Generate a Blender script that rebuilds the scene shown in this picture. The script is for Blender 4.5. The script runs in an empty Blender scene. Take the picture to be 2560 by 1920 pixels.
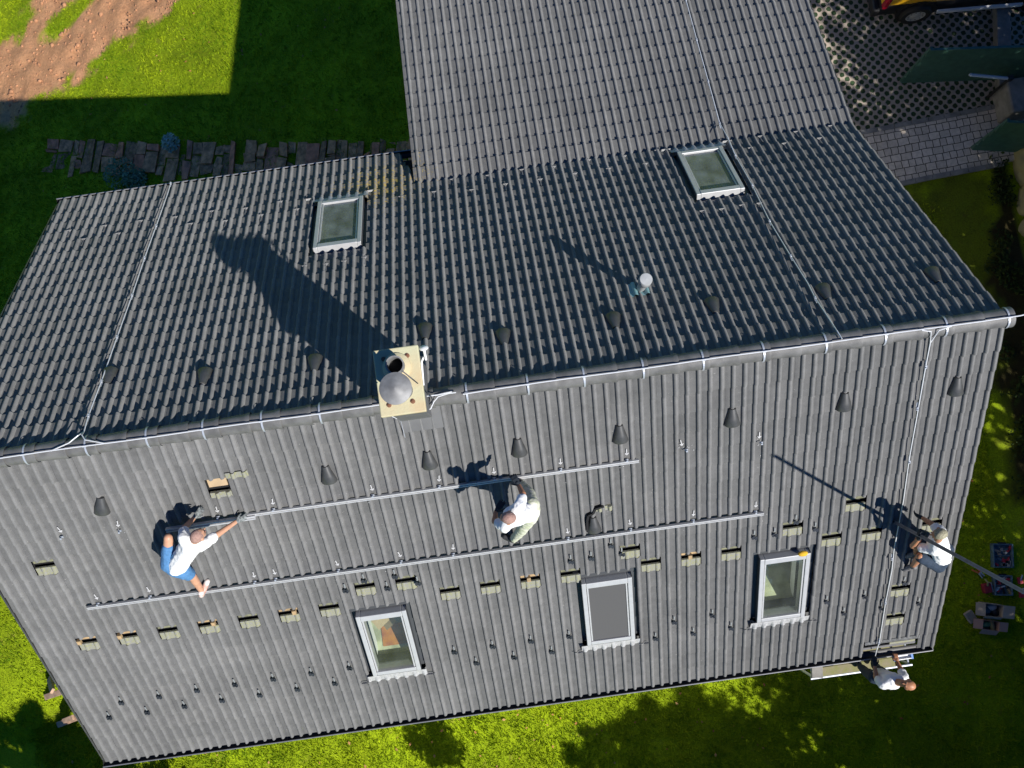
import bpy, bmesh, math, random
import numpy as np
from mathutils import Vector, Matrix, noise
random.seed(7); np.random.seed(7)
SC = bpy.context.scene; COL = SC.collection
PI = math.pi; R_ = math.radians

# ------------------------------------------------------------------ camera, sky, sun
RC = Matrix(((0.9904052, 0.13815459, -0.00329292), (-0.13762173, 0.98385916, -0.11437396), (-0.01256151, 0.11372974, 0.99343231)))
CP = Vector((-6.3650885, -1.32973674, 11.78593733)); FP = 2344.6
cd = bpy.data.cameras.new("camera"); cam = bpy.data.objects.new("camera", cd); COL.objects.link(cam)
cam.matrix_world = Matrix.Translation(CP) @ RC.to_4x4()
cd.sensor_width = 36; cd.lens = FP / 2560 * 36; cd.clip_start = 0.1; cd.clip_end = 2000
SC.camera = cam
SUN_AZ, SUN_EL = 136.8, 46.5
w = bpy.data.worlds.new("World"); SC.world = w; w.use_nodes = True
nt = w.node_tree; bg = nt.nodes["Background"]; sky = nt.nodes.new("ShaderNodeTexSky")
sky.sky_type = 'NISHITA'; sky.sun_disc = False
sky.sun_elevation = R_(SUN_EL); sky.sun_rotation = R_(SUN_AZ)
sky.air_density = 0.65; sky.dust_density = 0.0; sky.ozone_density = 4.0
tint = nt.nodes.new('ShaderNodeMix'); tint.data_type = 'RGBA'; tint.blend_type = 'MULTIPLY'; tint.inputs[0].default_value = 1; tint.inputs[7].default_value = (.36, .86, 1.34, 1)
nt.links.new(sky.outputs[0], tint.inputs[6]); nt.links.new(tint.outputs[2], bg.inputs[0]); bg.inputs[1].default_value = 0.056
sl = bpy.data.lights.new("sun", 'SUN'); sl.energy = 5.0; sl.angle = R_(0.5); sl.color = (1, 0.965, 0.91)
so = bpy.data.objects.new("sun", sl); COL.objects.link(so)
az, el = R_(SUN_AZ), R_(SUN_EL)
SUND = Vector((math.sin(az)*math.cos(el), math.cos(az)*math.cos(el), math.sin(el)))
so.rotation_euler = SUND.to_track_quat('Z', 'Y').to_euler(); so.location = (20, -20, 30)
SC.view_settings.view_transform = 'Standard'; SC.view_settings.look = 'None'
SC.view_settings.exposure = 0.5; SC.view_settings.gamma = 1
try: SC.cycles.max_bounces = 6; SC.cycles.transparent_max_bounces = 12
except Exception: pass

# ------------------------------------------------------------------ placing helpers
PITCH = 0.7228649; CA, SA = math.cos(PITCH), math.sin(PITCH)
EP = 0.3225161; CB, SB = math.cos(EP), math.sin(EP)
LEN = 13.89; KINK = 5.3576; XE = -7.3616
KY, KZ = KINK*CA, -KINK*SA
EAVE_S, EAVE_N = 6.336, 6.456
def ray(px, py): return (RC @ Vector(((px-1280)/FP, (960-py)/FP, -1))).normalized()
def pz(px, py, z):
    d = ray(px, py); return CP + d*((z-CP.z)/d.z)
def pplane(px, py, n, h):
    d = ray(px, py); return CP + d*((h-CP.dot(n))/d.dot(n))
NS, NN = Vector((0, -SA, CA)), Vector((0, SA, CA))
def ps(px, py, h=0.03): return pplane(px, py, NS, h)
def pn(px, py, h=0.03): return pplane(px, py, NN, h)
def xs_s(px, py, h=0.03):
    p = ps(px, py, h); return p.x, -p.y*CA-p.z*SA
def xs_n(px, py, h=0.03):
    p = pn(px, py, h); return p.x, p.y*CA-p.z*SA
def FS(x, s, h=0): return Vector((x, -s*CA-h*SA, -s*SA+h*CA))
def FN(x, s, h=0): return Vector((x, s*CA+h*SA, -s*SA+h*CA))
def FE(x, s, h=0): return Vector((x, KY+s*CB+h*SB, KZ-s*SB+h*CB))
def fmat(F, x, s, h=0):                 # local +y points up the slope, +z off the roof
    o = F(x, s, h); yv = (F(x, s-1, h)-o).normalized(); zv = (F(x, s, h+1)-o).normalized(); xv = yv.cross(zv)
    return Matrix(((xv.x, yv.x, zv.x, o.x), (xv.y, yv.y, zv.y, o.y), (xv.z, yv.z, zv.z, o.z), (0, 0, 0, 1)))

# ------------------------------------------------------------------ materials
def mat(name, col, rough=0.7, metal=0.0, noise_amt=0.0, noise_scale=20.0, col2=None, bump=0.0, bump_scale=60.0, spec=0.5, coat=0):
    m = bpy.data.materials.new(name); m.use_nodes = True; n = m.node_tree; b = n.nodes["Principled BSDF"]
    b.inputs['Base Color'].default_value = (*col, 1); b.inputs['Roughness'].default_value = rough
    b.inputs['Metallic'].default_value = metal; b.inputs['Specular IOR Level'].default_value = spec
    if coat: b.inputs['Coat Weight'].default_value = coat; b.inputs['Coat Roughness'].default_value = .08
    tc = n.nodes.new("ShaderNodeTexCoord")
    if noise_amt or col2:
        t = n.nodes.new("ShaderNodeTexNoise"); t.inputs['Scale'].default_value = noise_scale; t.inputs['Detail'].default_value = 6
        n.links.new(tc.outputs['Object'], t.inputs['Vector'])
        r = n.nodes.new("ShaderNodeValToRGB"); c2 = col2 or tuple(c*(1-noise_amt) for c in col)
        r.color_ramp.elements[0].position = .35; r.color_ramp.elements[1].position = .65
        r.color_ramp.elements[0].color = (*c2, 1); r.color_ramp.elements[1].color = (*col, 1)
        n.links.new(t.outputs[0], r.inputs[0]); n.links.new(r.outputs[0], b.inputs['Base Color'])
    if bump:
        t = n.nodes.new("ShaderNodeTexNoise"); t.inputs['Scale'].default_value = bump_scale; t.inputs['Detail'].default_value = 5
        n.links.new(tc.outputs['Object'], t.inputs['Vector'])
        bp = n.nodes.new("ShaderNodeBump"); bp.inputs['Strength'].default_value = bump; bp.inputs['Distance'].default_value = .01
        n.links.new(t.outputs[0], bp.inputs['Height']); n.links.new(bp.outputs[0], b.inputs['Normal'])
    return m
class NT:
    """tiny node-graph helper"""
    def __init__(s, m): s.n = m.node_tree.nodes; s.l = m.node_tree.links; s.b = s.n["Principled BSDF"]
    def add(s, t, **k):
        o = s.n.new(t)
        for a, v in k.items():
            if hasattr(o, a): setattr(o, a, v)
            else: o.inputs[a].default_value = v
        return o
    def link(s, a, b): s.l.new(a, b)
    def math(s, op, a, b=None, clamp=False):
        o = s.n.new("ShaderNodeMath"); o.operation = op; o.use_clamp = clamp
        for i, v in enumerate((a, b)):
            if v is None: continue
            if isinstance(v, (int, float)): o.inputs[i].default_value = v
            else: s.l.new(v, o.inputs[i])
        return o.outputs[0]
    def noise(s, vec, scale, detail=5, rough=.55):
        o = s.n.new("ShaderNodeTexNoise"); o.inputs['Scale'].default_value = scale; o.inputs['Detail'].default_value = detail; o.inputs['Roughness'].default_value = rough
        if vec is not None: s.l.new(vec, o.inputs['Vector'])
        return o.outputs[0]
    def ramp(s, fac, *st):
        o = s.n.new("ShaderNodeValToRGB"); e = o.color_ramp.elements
        while len(e) < len(st): e.new(.5)
        for q, (p, c) in zip(e, st): q.position = p; q.color = (*c, 1) if isinstance(c, tuple) else (c, c, c, 1)
        s.l.new(fac, o.inputs[0]); return o.outputs[0]
    def mix(s, fac, a, b, mode='MIX'):
        o = s.n.new("ShaderNodeMix"); o.data_type = 'RGBA'; o.blend_type = mode
        for i, v in ((0, fac), (6, a), (7, b)):
            if isinstance(v, (int, float)): o.inputs[i].default_value = v
            elif isinstance(v, tuple): o.inputs[i].default_value = (*v, 1)
            else: s.l.new(v, o.inputs[i])
        return o.outputs[2]
    def bump(s, h, st=.4, dist=.01):
        o = s.n.new("ShaderNodeBump"); o.inputs['Strength'].default_value = st; o.inputs['Distance'].default_value = dist
        s.l.new(h, o.inputs['Height']); s.l.new(o.outputs[0], s.b.inputs['Normal'])
def new_mat(name, rough=.8, spec=.4):
    m = bpy.data.materials.new(name); m.use_nodes = True; b = m.node_tree.nodes["Principled BSDF"]
    b.inputs['Roughness'].default_value = rough; b.inputs['Specular IOR Level'].default_value = spec
    return m, NT(m)
def tile_material(name, lichen):
    m, g = new_mat(name, .6, .35); g.b.inputs['Diffuse Roughness'].default_value = .5
    tc = g.add("ShaderNodeTexCoord"); uv = g.add("ShaderNodeSeparateXYZ"); g.link(tc.outputs['UV'], uv.inputs[0])
    ob = tc.outputs['Object']
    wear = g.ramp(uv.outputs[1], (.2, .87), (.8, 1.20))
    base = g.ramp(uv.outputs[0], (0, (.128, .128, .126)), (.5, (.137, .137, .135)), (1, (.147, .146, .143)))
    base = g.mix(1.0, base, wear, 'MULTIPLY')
    n1 = g.noise(ob, 9, 6, .65); c = g.mix(.75, base, g.ramp(n1, (.3, .80), (.7, 1.18)), 'MULTIPLY')
    n2 = g.noise(ob, 140, 3, .6); c = g.mix(.5, c, g.ramp(n2, (.3, .6), (.7, 1.4)), 'MULTIPLY')
    n3 = g.noise(ob, 46, 2, .5); c = g.mix(g.ramp(n3, (.70, 0.0), (.76, .5)), c, (.42, .41, .38))   # pale specks
    n5 = g.noise(ob, 1.1, 3, .5); c = g.mix(.5, c, g.ramp(n5, (.3, .78), (.7, 1.2)), 'MULTIPLY')
    if lichen:
        sp = g.add("ShaderNodeSeparateXYZ"); g.link(ob, sp.inputs[0])
        dx = g.math('DIVIDE', g.math('SUBTRACT', sp.outputs[0], -8.05), 1.55); dy = g.math('DIVIDE', g.math('SUBTRACT', sp.outputs[1], 4.15), 1.1)
        d2 = g.math('SQRT', g.math('ADD', g.math('MULTIPLY', dx, dx), g.math('MULTIPLY', dy, dy)))
        k = g.math('SUBTRACT', 1.0, d2, True); k = g.math('MULTIPLY', k, .20)
        n4 = g.noise(ob, 24, 6, .8); th = g.math('ADD', n4, k)
        lc = g.mix(g.noise(ob, 7), (.40, .23, .03), (.30, .28, .06))
        c = g.mix(g.ramp(th, (.66, 0.0), (.72, .9)), c, lc)
        c = g.mix(g.ramp(g.noise(ob, 33, 3), (.70, 0.0), (.76, .7)), c, (.27, .25, .09))
    g.link(c, g.b.inputs['Base Color'])
    g.bump(g.mix(.5, n2, n1), .35, .006)
    return m
M = {}
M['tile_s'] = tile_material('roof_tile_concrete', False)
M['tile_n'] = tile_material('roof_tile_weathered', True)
M['ridge'] = mat('ridge_concrete', (.15, .148, .145), .55, noise_amt=.35, noise_scale=7, bump=.3, bump_scale=120)
M['hood'] = mat('vent_plastic', (.055, .056, .056), .45, noise_amt=.3, noise_scale=12)
M['deck'] = mat('underlay_black', (.006, .006, .007), .9)
M['zinc'] = mat('zinc_sheet', (.46, .47, .48), .42, .55, noise_amt=.2, noise_scale=6)
M['flash'] = mat('dark_flashing', (.07, .075, .08), .5, .3)
M['lead'] = mat('lead_apron', (.50, .50, .50), .6, .2, noise_amt=.25, noise_scale=25, bump=.4, bump_scale=90)
M['gutter'] = mat('gutter_dark', (.05, .05, .052), .5, .3, noise_amt=.4, noise_scale=5)
M['gutter_rim'] = mat('gutter_rim', (.30, .30, .31), .4, .6)
M['alu'] = mat('aluminium', (.52, .52, .52), .4, .3, noise_amt=.12, noise_scale=30)
M['frame'] = mat('window_cladding', (.47, .475, .48), .38, .25, noise_amt=.08, noise_scale=12)
M['wire'] = mat('conductor_wire', (.66, .67, .69), .4, .2)
M['steel'] = mat('galvanised_steel', (.42, .45, .50), .45, .4)
M['dark_steel'] = mat('dark_hook', (.035, .04, .05), .5, .3)
M['batten'] = mat('batten_wood', (.42, .29, .15), .8, noise_amt=.4, noise_scale=14)
M['old_batten'] = mat('old_batten_wood', (.20, .20, .12), .85, noise_amt=.45, noise_scale=18)
M['moss'] = mat('mossy_tile_head', (.22, .22, .21), .9, col2=(.24, .24, .13), noise_scale=34, bump=.5, bump_scale=60)
M['chalk'] = mat('white_chalk', (.50, .50, .50), .95)
M['cap'] = mat('chimney_render', (.47, .46, .30), .85, col2=(.50, .40, .24), noise_scale=3.2, bump=.3, bump_scale=40)
M['brick'] = mat('chimney_cladding', (.13, .13, .13), .6, noise_amt=.2, noise_scale=4)
M['black'] = mat('flue_black', (.004, .004, .004), .9)
M['cowl'] = mat('cowl_steel', (.25, .25, .25), .6, .25, noise_amt=.35, noise_scale=9)
M['copper'] = mat('rusty_bolt', (.20, .09, .05), .6, .3)
M['white'] = mat('white_plastic', (.8, .8, .8), .35)
M['pale'] = mat('pale_plastic', (.36, .375, .38), .4, noise_amt=.15, noise_scale=9)
M['wall'] = mat('house_render', (.62, .58, .50), .9, noise_amt=.12, noise_scale=2)
M['concrete'] = mat('concrete', (.25, .24, .22), .9, noise_amt=.35, noise_scale=6, bump=.4, bump_scale=40)
M['fence'] = mat('green_fence_metal', (.05, .12, .09), .38, .2, noise_amt=.25, noise_scale=8)
M['fence_highlight'] = mat('fence_slat_highlight', (.22, .36, .30), .5)  # lighter green painted for light caught along the slat tops
M['shirt'] = mat('white_shirt_cotton', (.80, .80, .79), .9, bump=.25, bump_scale=25)
M['skin'] = mat('skin', (.56, .30, .19), .5, noise_amt=.15, noise_scale=14)
M['skin2'] = mat('tanned_skin', (.46, .21, .11), .5, noise_amt=.15, noise_scale=14)
M['denim'] = mat('blue_work_shorts', (.07, .20, .40), .85, noise_amt=.2, noise_scale=30, bump=.3, bump_scale=70)
M['navy'] = mat('navy_work_trousers', (.022, .04, .07), .85, noise_amt=.3, noise_scale=30)
M['grey_cloth'] = mat('grey_work_trousers', (.10, .11, .11), .85, noise_amt=.3, noise_scale=30)
M['glove'] = mat('dark_work_glove', (.012, .018, .026), .8)
M['glove_grey'] = mat('grey_work_glove', (.22, .24, .24), .8, noise_amt=.7, noise_scale=35)
M['shoe'] = mat('grey_shoe', (.20, .19, .19), .7, noise_amt=.4, noise_scale=25)
M['shoe_white'] = mat('white_trainer', (.62, .58, .54), .6, col2=(.5, .2, .14), noise_scale=9)
M['shoe_black'] = mat('black_shoe', (.045, .045, .048), .6, noise_amt=.5, noise_scale=25)
M['eye'] = mat('eye', (.02, .015, .01), .2)
M['lips'] = mat('lips', (.35, .12, .10), .5)
M['hair_grey'] = mat('short_grey_hair', (.20, .17, .16), .8, noise_amt=.5, noise_scale=60, bump=.6, bump_scale=150)
M['hair_blond'] = mat('short_blond_hair', (.40, .37, .25), .8, noise_amt=.5, noise_scale=50, bump=.6, bump_scale=150)
M['hair_red'] = mat('thin_reddish_hair', (.27, .16, .13), .8, col2=(.36, .22, .18), noise_scale=40, bump=.6, bump_scale=150)
M['card'] = mat('cardboard', (.44, .32, .19), .85, noise_amt=.15, noise_scale=8)
M['card_grey'] = mat('weathered_cardboard', (.36, .30, .25), .9, noise_amt=.15, noise_scale=8)
M['red'] = mat('red_plastic', (.45, .03, .05), .4)
M['blue_case'] = mat('blue_grey_plastic_case', (.10, .17, .24), .5, noise_amt=.5, noise_scale=14)
M['orange'] = mat('orange_grip', (.65, .16, .05), .5)
M['yellow_paint'] = mat('yellow_car_paint', (.70, .38, .01), .3, coat=.7)
M['rubber'] = mat('tyre_rubber', (.012, .012, .012), .8)
M['car_dark'] = mat('dark_trim', (.012, .012, .013), .5)
M['tail'] = mat('tail_light', (.30, .005, .02), .25)
M['car_glass'] = mat('car_glass', (.01, .012, .014), .08)
M['rock'] = mat('sandstone', (.30, .27, .11), .9, col2=(.24, .22, .12), noise_scale=4, bump=.6, bump_scale=16)
M['plank'] = mat('mossy_plank', (.19, .19, .07), .9, col2=(.22, .19, .12), noise_scale=9, bump=.4, bump_scale=50)
M['bench'] = mat('weathered_bench_wood', (.46, .30, .20), .8, noise_amt=.35, noise_scale=9)
M['sleeper'] = mat('old_timber_sleeper', (.78, .34, .17), .9, noise_amt=.6, noise_scale=7, bump=.5, bump_scale=40)
M['sleeper2'] = mat('dark_timber_sleeper', (.50, .23, .12), .9, noise_amt=.6, noise_scale=9, bump=.5, bump_scale=40); M['sleeper3'] = mat('reddish_timber_sleeper', (.80, .27, .15), .9, noise_amt=.5, noise_scale=6, bump=.5, bump_scale=40)
M['bark'] = mat('bark', (.09, .06, .04), .95, noise_amt=.4, noise_scale=12)
M['soilpatch'] = mat('bare_soil', (.05, .035, .02), .95, noise_amt=.5, noise_scale=5)
def leaf_mat(name, c1, c2):
    m, g = new_mat(name, .75, .15)
    tc = g.add("ShaderNodeTexCoord"); s = g.add("ShaderNodeSeparateXYZ"); g.link(tc.outputs['UV'], s.inputs[0])
    g.link(g.mix(s.outputs[0], c1, c2), g.b.inputs['Base Color'])
    return m
M['leaf'] = leaf_mat('leaf_green', (.035, .085, .012), (.085, .15, .02))
M['needle'] = leaf_mat('conifer_green', (.02, .06, .018), (.05, .11, .03))
M['silver_leaf'] = leaf_mat('pale_leaf', (.28, .40, .36), (.55, .65, .58))
M['blue_leaf'] = leaf_mat('bluish_leaf', (.16, .24, .14), (.26, .36, .24))
M['grass'] = leaf_mat('grass_blade', (.10, .19, .003), (.36, .44, .010))
M['litter'] = leaf_mat('fallen_leaf', (.32, .12, .04), (.42, .25, .10))
# glass: mostly clear with a mirror share
m, g = new_mat('window_glass', .03, .5); M['glass'] = m
gl = g.add("ShaderNodeBsdfGlossy"); gl.inputs['Roughness'].default_value = .02
tr = g.add("ShaderNodeBsdfTransparent"); tr.inputs[0].default_value = (.86, .93, .88, 1)
fr = g.add("ShaderNodeFresnel"); fr.inputs[0].default_value = 1.55; mx = g.add("ShaderNodeMixShader")
g.link(fr.outputs[0], mx.inputs[0]); g.link(tr.outputs[0], mx.inputs[1]); g.link(gl.outputs[0], mx.inputs[2])
df = g.add("ShaderNodeBsdfDiffuse"); df.inputs[0].default_value = (.62, .72, .68, 1); m2 = g.add("ShaderNodeMixShader")  # pale diffuse film lightens the pane in place of sky reflection
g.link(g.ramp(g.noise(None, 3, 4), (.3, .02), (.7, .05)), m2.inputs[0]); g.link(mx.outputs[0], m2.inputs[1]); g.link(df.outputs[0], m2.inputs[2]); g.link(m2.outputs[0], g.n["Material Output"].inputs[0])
M['sky_haze_glass'] = M['glass'].copy(); M['sky_haze_glass'].name = 'sky_haze_glass'  # stronger film: paints pale sky reflection into the north panes
for q_ in M['sky_haze_glass'].node_tree.nodes:
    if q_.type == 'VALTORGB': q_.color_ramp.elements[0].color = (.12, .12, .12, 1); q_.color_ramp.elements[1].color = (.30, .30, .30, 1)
# ground: lawn, red soil and shaded planting bed from a vertex attribute
m, g = new_mat('lawn_and_soil', .95, .2); M['ground'] = m
tc = g.add("ShaderNodeTexCoord"); ob = tc.outputs['Object']
at = g.add("ShaderNodeAttribute", attribute_name='soil'); sx = g.add("ShaderNodeSeparateColor"); g.link(at.outputs[0], sx.inputs[0])
c = g.mix(g.noise(ob, 1.3, 4), (.16, .245, .003), (.31, .39, .006)); c = g.mix(.8, c, g.ramp(g.noise(ob, 30, 6, .7), (.3, .45), (.7, 1.6)), 'MULTIPLY')
c = g.mix(.8, c, g.ramp(g.noise(ob, .55, 5, .65), (.35, .62), (.65, 1.25)), 'MULTIPLY'); c = g.mix(g.ramp(g.noise(ob, 3.7, 5, .7), (.60, 0.0), (.72, .6)), c, (.24, .20, .04))
s_ = g.mix(g.noise(ob, 2.2, 6, .7), (.48, .22, .10), (.68, .38, .20)); s_ = g.mix(.7, s_, g.ramp(g.noise(ob, 13, 8, .7), (.3, .55), (.7, 1.35)), 'MULTIPLY')
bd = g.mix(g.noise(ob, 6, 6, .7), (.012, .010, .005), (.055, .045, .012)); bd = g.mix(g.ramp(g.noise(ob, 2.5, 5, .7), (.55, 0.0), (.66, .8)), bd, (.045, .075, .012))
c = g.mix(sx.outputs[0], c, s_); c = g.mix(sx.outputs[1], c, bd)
g.link(c, g.b.inputs['Base Color']); g.bump(g.mix(.5, g.noise(ob, 45, 6, .7), g.noise(ob, 12, 6, .7)), .9, .05)
# grass pavers: staggered round cells in concrete
m, g = new_mat('grass_paver', .9, .3); M['paver'] = m
tc = g.add("ShaderNodeTexCoord"); mp = g.add("ShaderNodeMapping"); mp.inputs['Rotation'].default_value = (0, 0, R_(3)); g.link(tc.outputs['Object'], mp.inputs[0])
sp = g.add("ShaderNodeSeparateXYZ"); g.link(mp.outputs[0], sp.inputs[0])
def cell(off):
    fx = g.math('SUBTRACT', g.math('FRACT', g.math('ADD', g.math('DIVIDE', sp.outputs[0], .205), off+50)), .5)
    fy = g.math('SUBTRACT', g.math('FRACT', g.math('ADD', g.math('DIVIDE', sp.outputs[1], .205), off+50)), .5)
    return g.math('SQRT', g.math('ADD', g.math('MULTIPLY', fx, fx), g.math('MULTIPLY', fy, fy)))
dd = g.math('MINIMUM', cell(0), cell(.5)); dd = g.math('ADD', dd, g.math('MULTIPLY', g.math('SUBTRACT', g.noise(mp.outputs[0], 25, 4, .7), .5), .22))
con = g.mix(g.noise(mp.outputs[0], 2.5, 5), (.25, .205, .165), (.42, .355, .29))
veg = g.mix(g.noise(mp.outputs[0], 2, 5), (.015, .014, .008), (.035, .085, .03))
g.link(g.mix(g.ramp(dd, (.235, 0.0), (.27, 1.0)), veg, con), g.b.inputs['Base Color']); g.bump(g.ramp(dd, (.22, 0.0), (.28, 1.0)), .8, .03)
# cobbled path
m, g = new_mat('cobble_path', .85, .3); M['cobble'] = m
tc = g.add("ShaderNodeTexCoord"); mp = g.add("ShaderNodeMapping"); mp.inputs['Rotation'].default_value = (0, 0, R_(-3)); g.link(tc.outputs['Object'], mp.inputs[0])
nz = g.add("ShaderNodeTexNoise"); nz.inputs['Scale'].default_value = 3; g.link(mp.outputs[0], nz.inputs['Vector'])
av = g.add("ShaderNodeVectorMath"); av.operation = 'MULTIPLY_ADD'; g.link(nz.outputs['Color'], av.inputs[0]); av.inputs[1].default_value = (.05, .05, 0); g.link(mp.outputs[0], av.inputs[2])
br = g.add("ShaderNodeTexBrick"); br.offset = .5; br.squash = .66; br.squash_frequency = 2
for k, v in (('Scale', 1.0), ('Mortar Size', .009), ('Mortar Smooth', .3), ('Brick Width', .23), ('Row Height', .165), ('Bias', 0)): br.inputs[k].default_value = v
br.inputs['Color1'].default_value = (.50, .43, .35, 1); br.inputs['Color2'].default_value = (.64, .55, .45, 1); br.inputs['Mortar'].default_value = (.03, .027, .02, 1)
g.link(av.outputs[0], br.inputs['Vector'])
g.link(g.mix(.5, br.outputs[0], g.ramp(g.noise(mp.outputs[0], 14, 5), (.3, .65), (.7, 1.25)), 'MULTIPLY'), g.b.inputs['Base Color']); g.bump(br.outputs[1], -.6, .02)

# ------------------------------------------------------------------ mesh helpers
class MB:
    def __init__(s): s.v = []; s.f = []; s.u = []
    def add(s, vs, fs, uv=None):
        o = len(s.v); s.v += [tuple(v) for v in vs]
        for k, f in enumerate(fs): s.f.append([i+o for i in f]); s.u.append((uv[k] if isinstance(uv, list) else uv) if uv else (random.random(), random.random()))
        return s
    def box(s, cx, cy, cz, sx, sy, sz, Mx=None):
        vs = [Vector((cx+a*sx/2, cy+b*sy/2, cz+c*sz/2)) for a in (-1, 1) for b in (-1, 1) for c in (-1, 1)]
        if Mx: vs = [Mx @ v for v in vs]
        return s.add(vs, [(0, 1, 3, 2), (4, 6, 7, 5), (0, 4, 5, 1), (2, 3, 7, 6), (0, 2, 6, 4), (1, 5, 7, 3)])
    def hexa(s, a, b):          # bottom quad, top quad
        return s.add(list(a)+list(b), [(3, 2, 1, 0), (4, 5, 6, 7), (0, 1, 5, 4), (1, 2, 6, 5), (2, 3, 7, 6), (3, 0, 4, 7)])
    def tube(s, pts, r, n=8, r2=None, cap=True):
        pts = [Vector(p) for p in pts]; rings = []; L = len(pts)
        for i, p in enumerate(pts):
            d = (pts[min(i+1, L-1)]-pts[max(i-1, 0)]).normalized()
            a = d.orthogonal().normalized() if i == 0 else (pa - d*pa.dot(d)).normalized()
            pa = a; b = d.cross(a); rr = r if r2 is None else r+(r2-r)*i/(L-1)
            rings.append([p+(a*math.cos(t)+b*math.sin(t))*rr for t in (2*PI*k/n for k in range(n))])
        vs = [v for q in rings for v in q]
        fs = [(i*n+k, i*n+(k+1) % n, (i+1)*n+(k+1) % n, (i+1)*n+k) for i in range(L-1) for k in range(n)]
        if cap: fs += [tuple(range(n))[::-1], tuple(range((L-1)*n, L*n))]
        return s.add(vs, fs)
    def lathe(s, prof, n=20, Mx=None):      # list of (r,z)
        vs = [Vector((r*math.cos(2*PI*k/n), r*math.sin(2*PI*k/n), z)) for r, z in prof for k in range(n)]
        if Mx: vs = [Mx @ v for v in vs]
        return s.add(vs, [(i*n+k, i*n+(k+1) % n, (i+1)*n+(k+1) % n, (i+1)*n+k) for i in range(len(prof)-1) for k in range(n)])
    def blob(s, c, r, axes=None, n=12, m_=8):
        c = Vector(c); r = (r, r, r) if isinstance(r, (int, float)) else r; A = axes or Matrix.Identity(3)
        vs = []
        for i in range(1, m_):
            t = PI*i/m_
            for k in range(n):
                q = 2*PI*k/n; vs.append(c + A @ Vector((r[0]*math.sin(t)*math.cos(q), r[1]*math.sin(t)*math.sin(q), r[2]*math.cos(t))))
        vs += [c + A @ Vector((0, 0, r[2])), c + A @ Vector((0, 0, -r[2]))]; T = len(vs)-2
        fs = [(i*n+k, (i+1)*n+k, (i+1)*n+(k+1) % n, i*n+(k+1) % n) for i in range(m_-2) for k in range(n)]
        fs += [(T, k, (k+1) % n) for k in range(n)] + [(T+1, (m_-2)*n+(k+1) % n, (m_-2)*n+k) for k in range(n)]
        return s.add(vs, fs)
    def caps(s, p, r, q, r2):     # tapered capsule
        p, q = Vector(p), Vector(q); s.tube([p, p.lerp(q, .5), q], r, 12, r2); s.blob(p, r); s.blob(q, r2); return s
    def mesh(s, name, m=None, smooth=None):
        me = bpy.data.meshes.new(name); me.from_pydata(s.v, [], s.f); me.update()
        uv = me.uv_layers.new(name='UVMap'); a = np.empty(len(me.loops)*2, np.float32); k = 0
        cnt = [len(f) for f in s.f]; a = np.repeat(np.array(s.u, np.float32).reshape(-1, 2), cnt, axis=0).ravel()
        uv.data.foreach_set('uv', a)
        if m: me.materials.append(m)
        if smooth is not None:
            me.polygons.foreach_set('use_smooth', [True]*len(me.polygons))
            me.set_sharp_from_angle(angle=R_(smooth))
        return me
WM = {}
def link(name, data, parent=None, Mx=None):
    o = bpy.data.objects.new(name, data); COL.objects.link(o); Mx = Mx or Matrix.Identity(4); WM[o] = Mx
    if parent: o.parent = parent; o.matrix_basis = WM[parent].inverted() @ Mx
    else: o.matrix_basis = Mx
    return o
def obj(name, mb, m, parent=None, Mx=None, smooth=None): return link(name, mb.mesh(name, m, smooth), parent, Mx)
def tag(o, label=None, cat=None, group=None, kind=None):
    if label: o['label'] = label
    if cat: o['category'] = cat
    if group: o['group'] = group
    if kind: o['kind'] = kind
    return o
def thing(name, label, cat, loc=(0, 0, 0), group=None, Mx=None):
    return tag(link(name, None, None, Mx or Matrix.Translation(Vector(loc))), label, cat, group)
def bevel(o, w=.006, seg=2):
    b = o.modifiers.new('bevel', 'BEVEL'); b.width = w; b.segments = seg; b.limit_method = 'ANGLE'; return o
def dup(o, parent, Mx):
    c = o.copy(); COL.objects.link(c); WM[c] = Mx; c.parent = parent; c.matrix_basis = (WM[parent].inverted() @ Mx) if parent else Mx
    for ch in o.children: dup(ch, c, Mx @ WM[o].inverted() @ WM[ch])
    return c

# ------------------------------------------------------------------ terrain
GZ = -8.0
def sstep(t): t = min(1, max(0, t)); return t*t*(3-2*t)
def zg(x, y):
    wx = sstep((-4.5-x)/3.5)*sstep((y+1.5)/4.5)
    p = -10.73+.41*(max(x, -24)+11.5)-.198*(min(y, 24)-8)
    return GZ*(1-wx)+max(p, -22)*wx + .05*noise.noise(Vector((x*.5, y*.5, 0))) - .05*(0 if wx > .5 else 0)
def hit(px, py):                       # where the view ray through a photo pixel meets the terrain
    d = ray(px, py); t = (GZ-CP.z)/d.z
    for _ in range(30):
        p = CP+d*t; t += (zg(p.x, p.y)-p.z)/d.z*.8
    return CP+d*t
def inpoly(x, y, P):
    c = False; j = len(P)-1
    for i in range(len(P)):
        if (P[i][1] > y) != (P[j][1] > y) and x < (P[j][0]-P[i][0])*(y-P[i][1])/(P[j][1]-P[i][1])+P[i][0]: c = not c
        j = i
    return c
def pdist(x, y, P):
    b = 1e9
    for i in range(len(P)):
        x1, y1 = P[i]; x2, y2 = P[(i+1) % len(P)]; dx, dy = x2-x1, y2-y1
        t = min(1, max(0, ((x-x1)*dx+(y-y1)*dy)/(dx*dx+dy*dy+1e-9))); b = min(b, math.hypot(x-x1-t*dx, y-y1-t*dy))
    return b if inpoly(x, y, P) else -b
SOILP = [tuple(hit(*q).xy) for q in [(-260, 150), (0, 118), (55, 75), (95, 0), (180, -100), (560, -120), (430, 30), (330, 82), (262, 128), (205, 185), (112, 240), (70, 262), (60, 290), (0, 318), (-200, 420)]]
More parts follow.
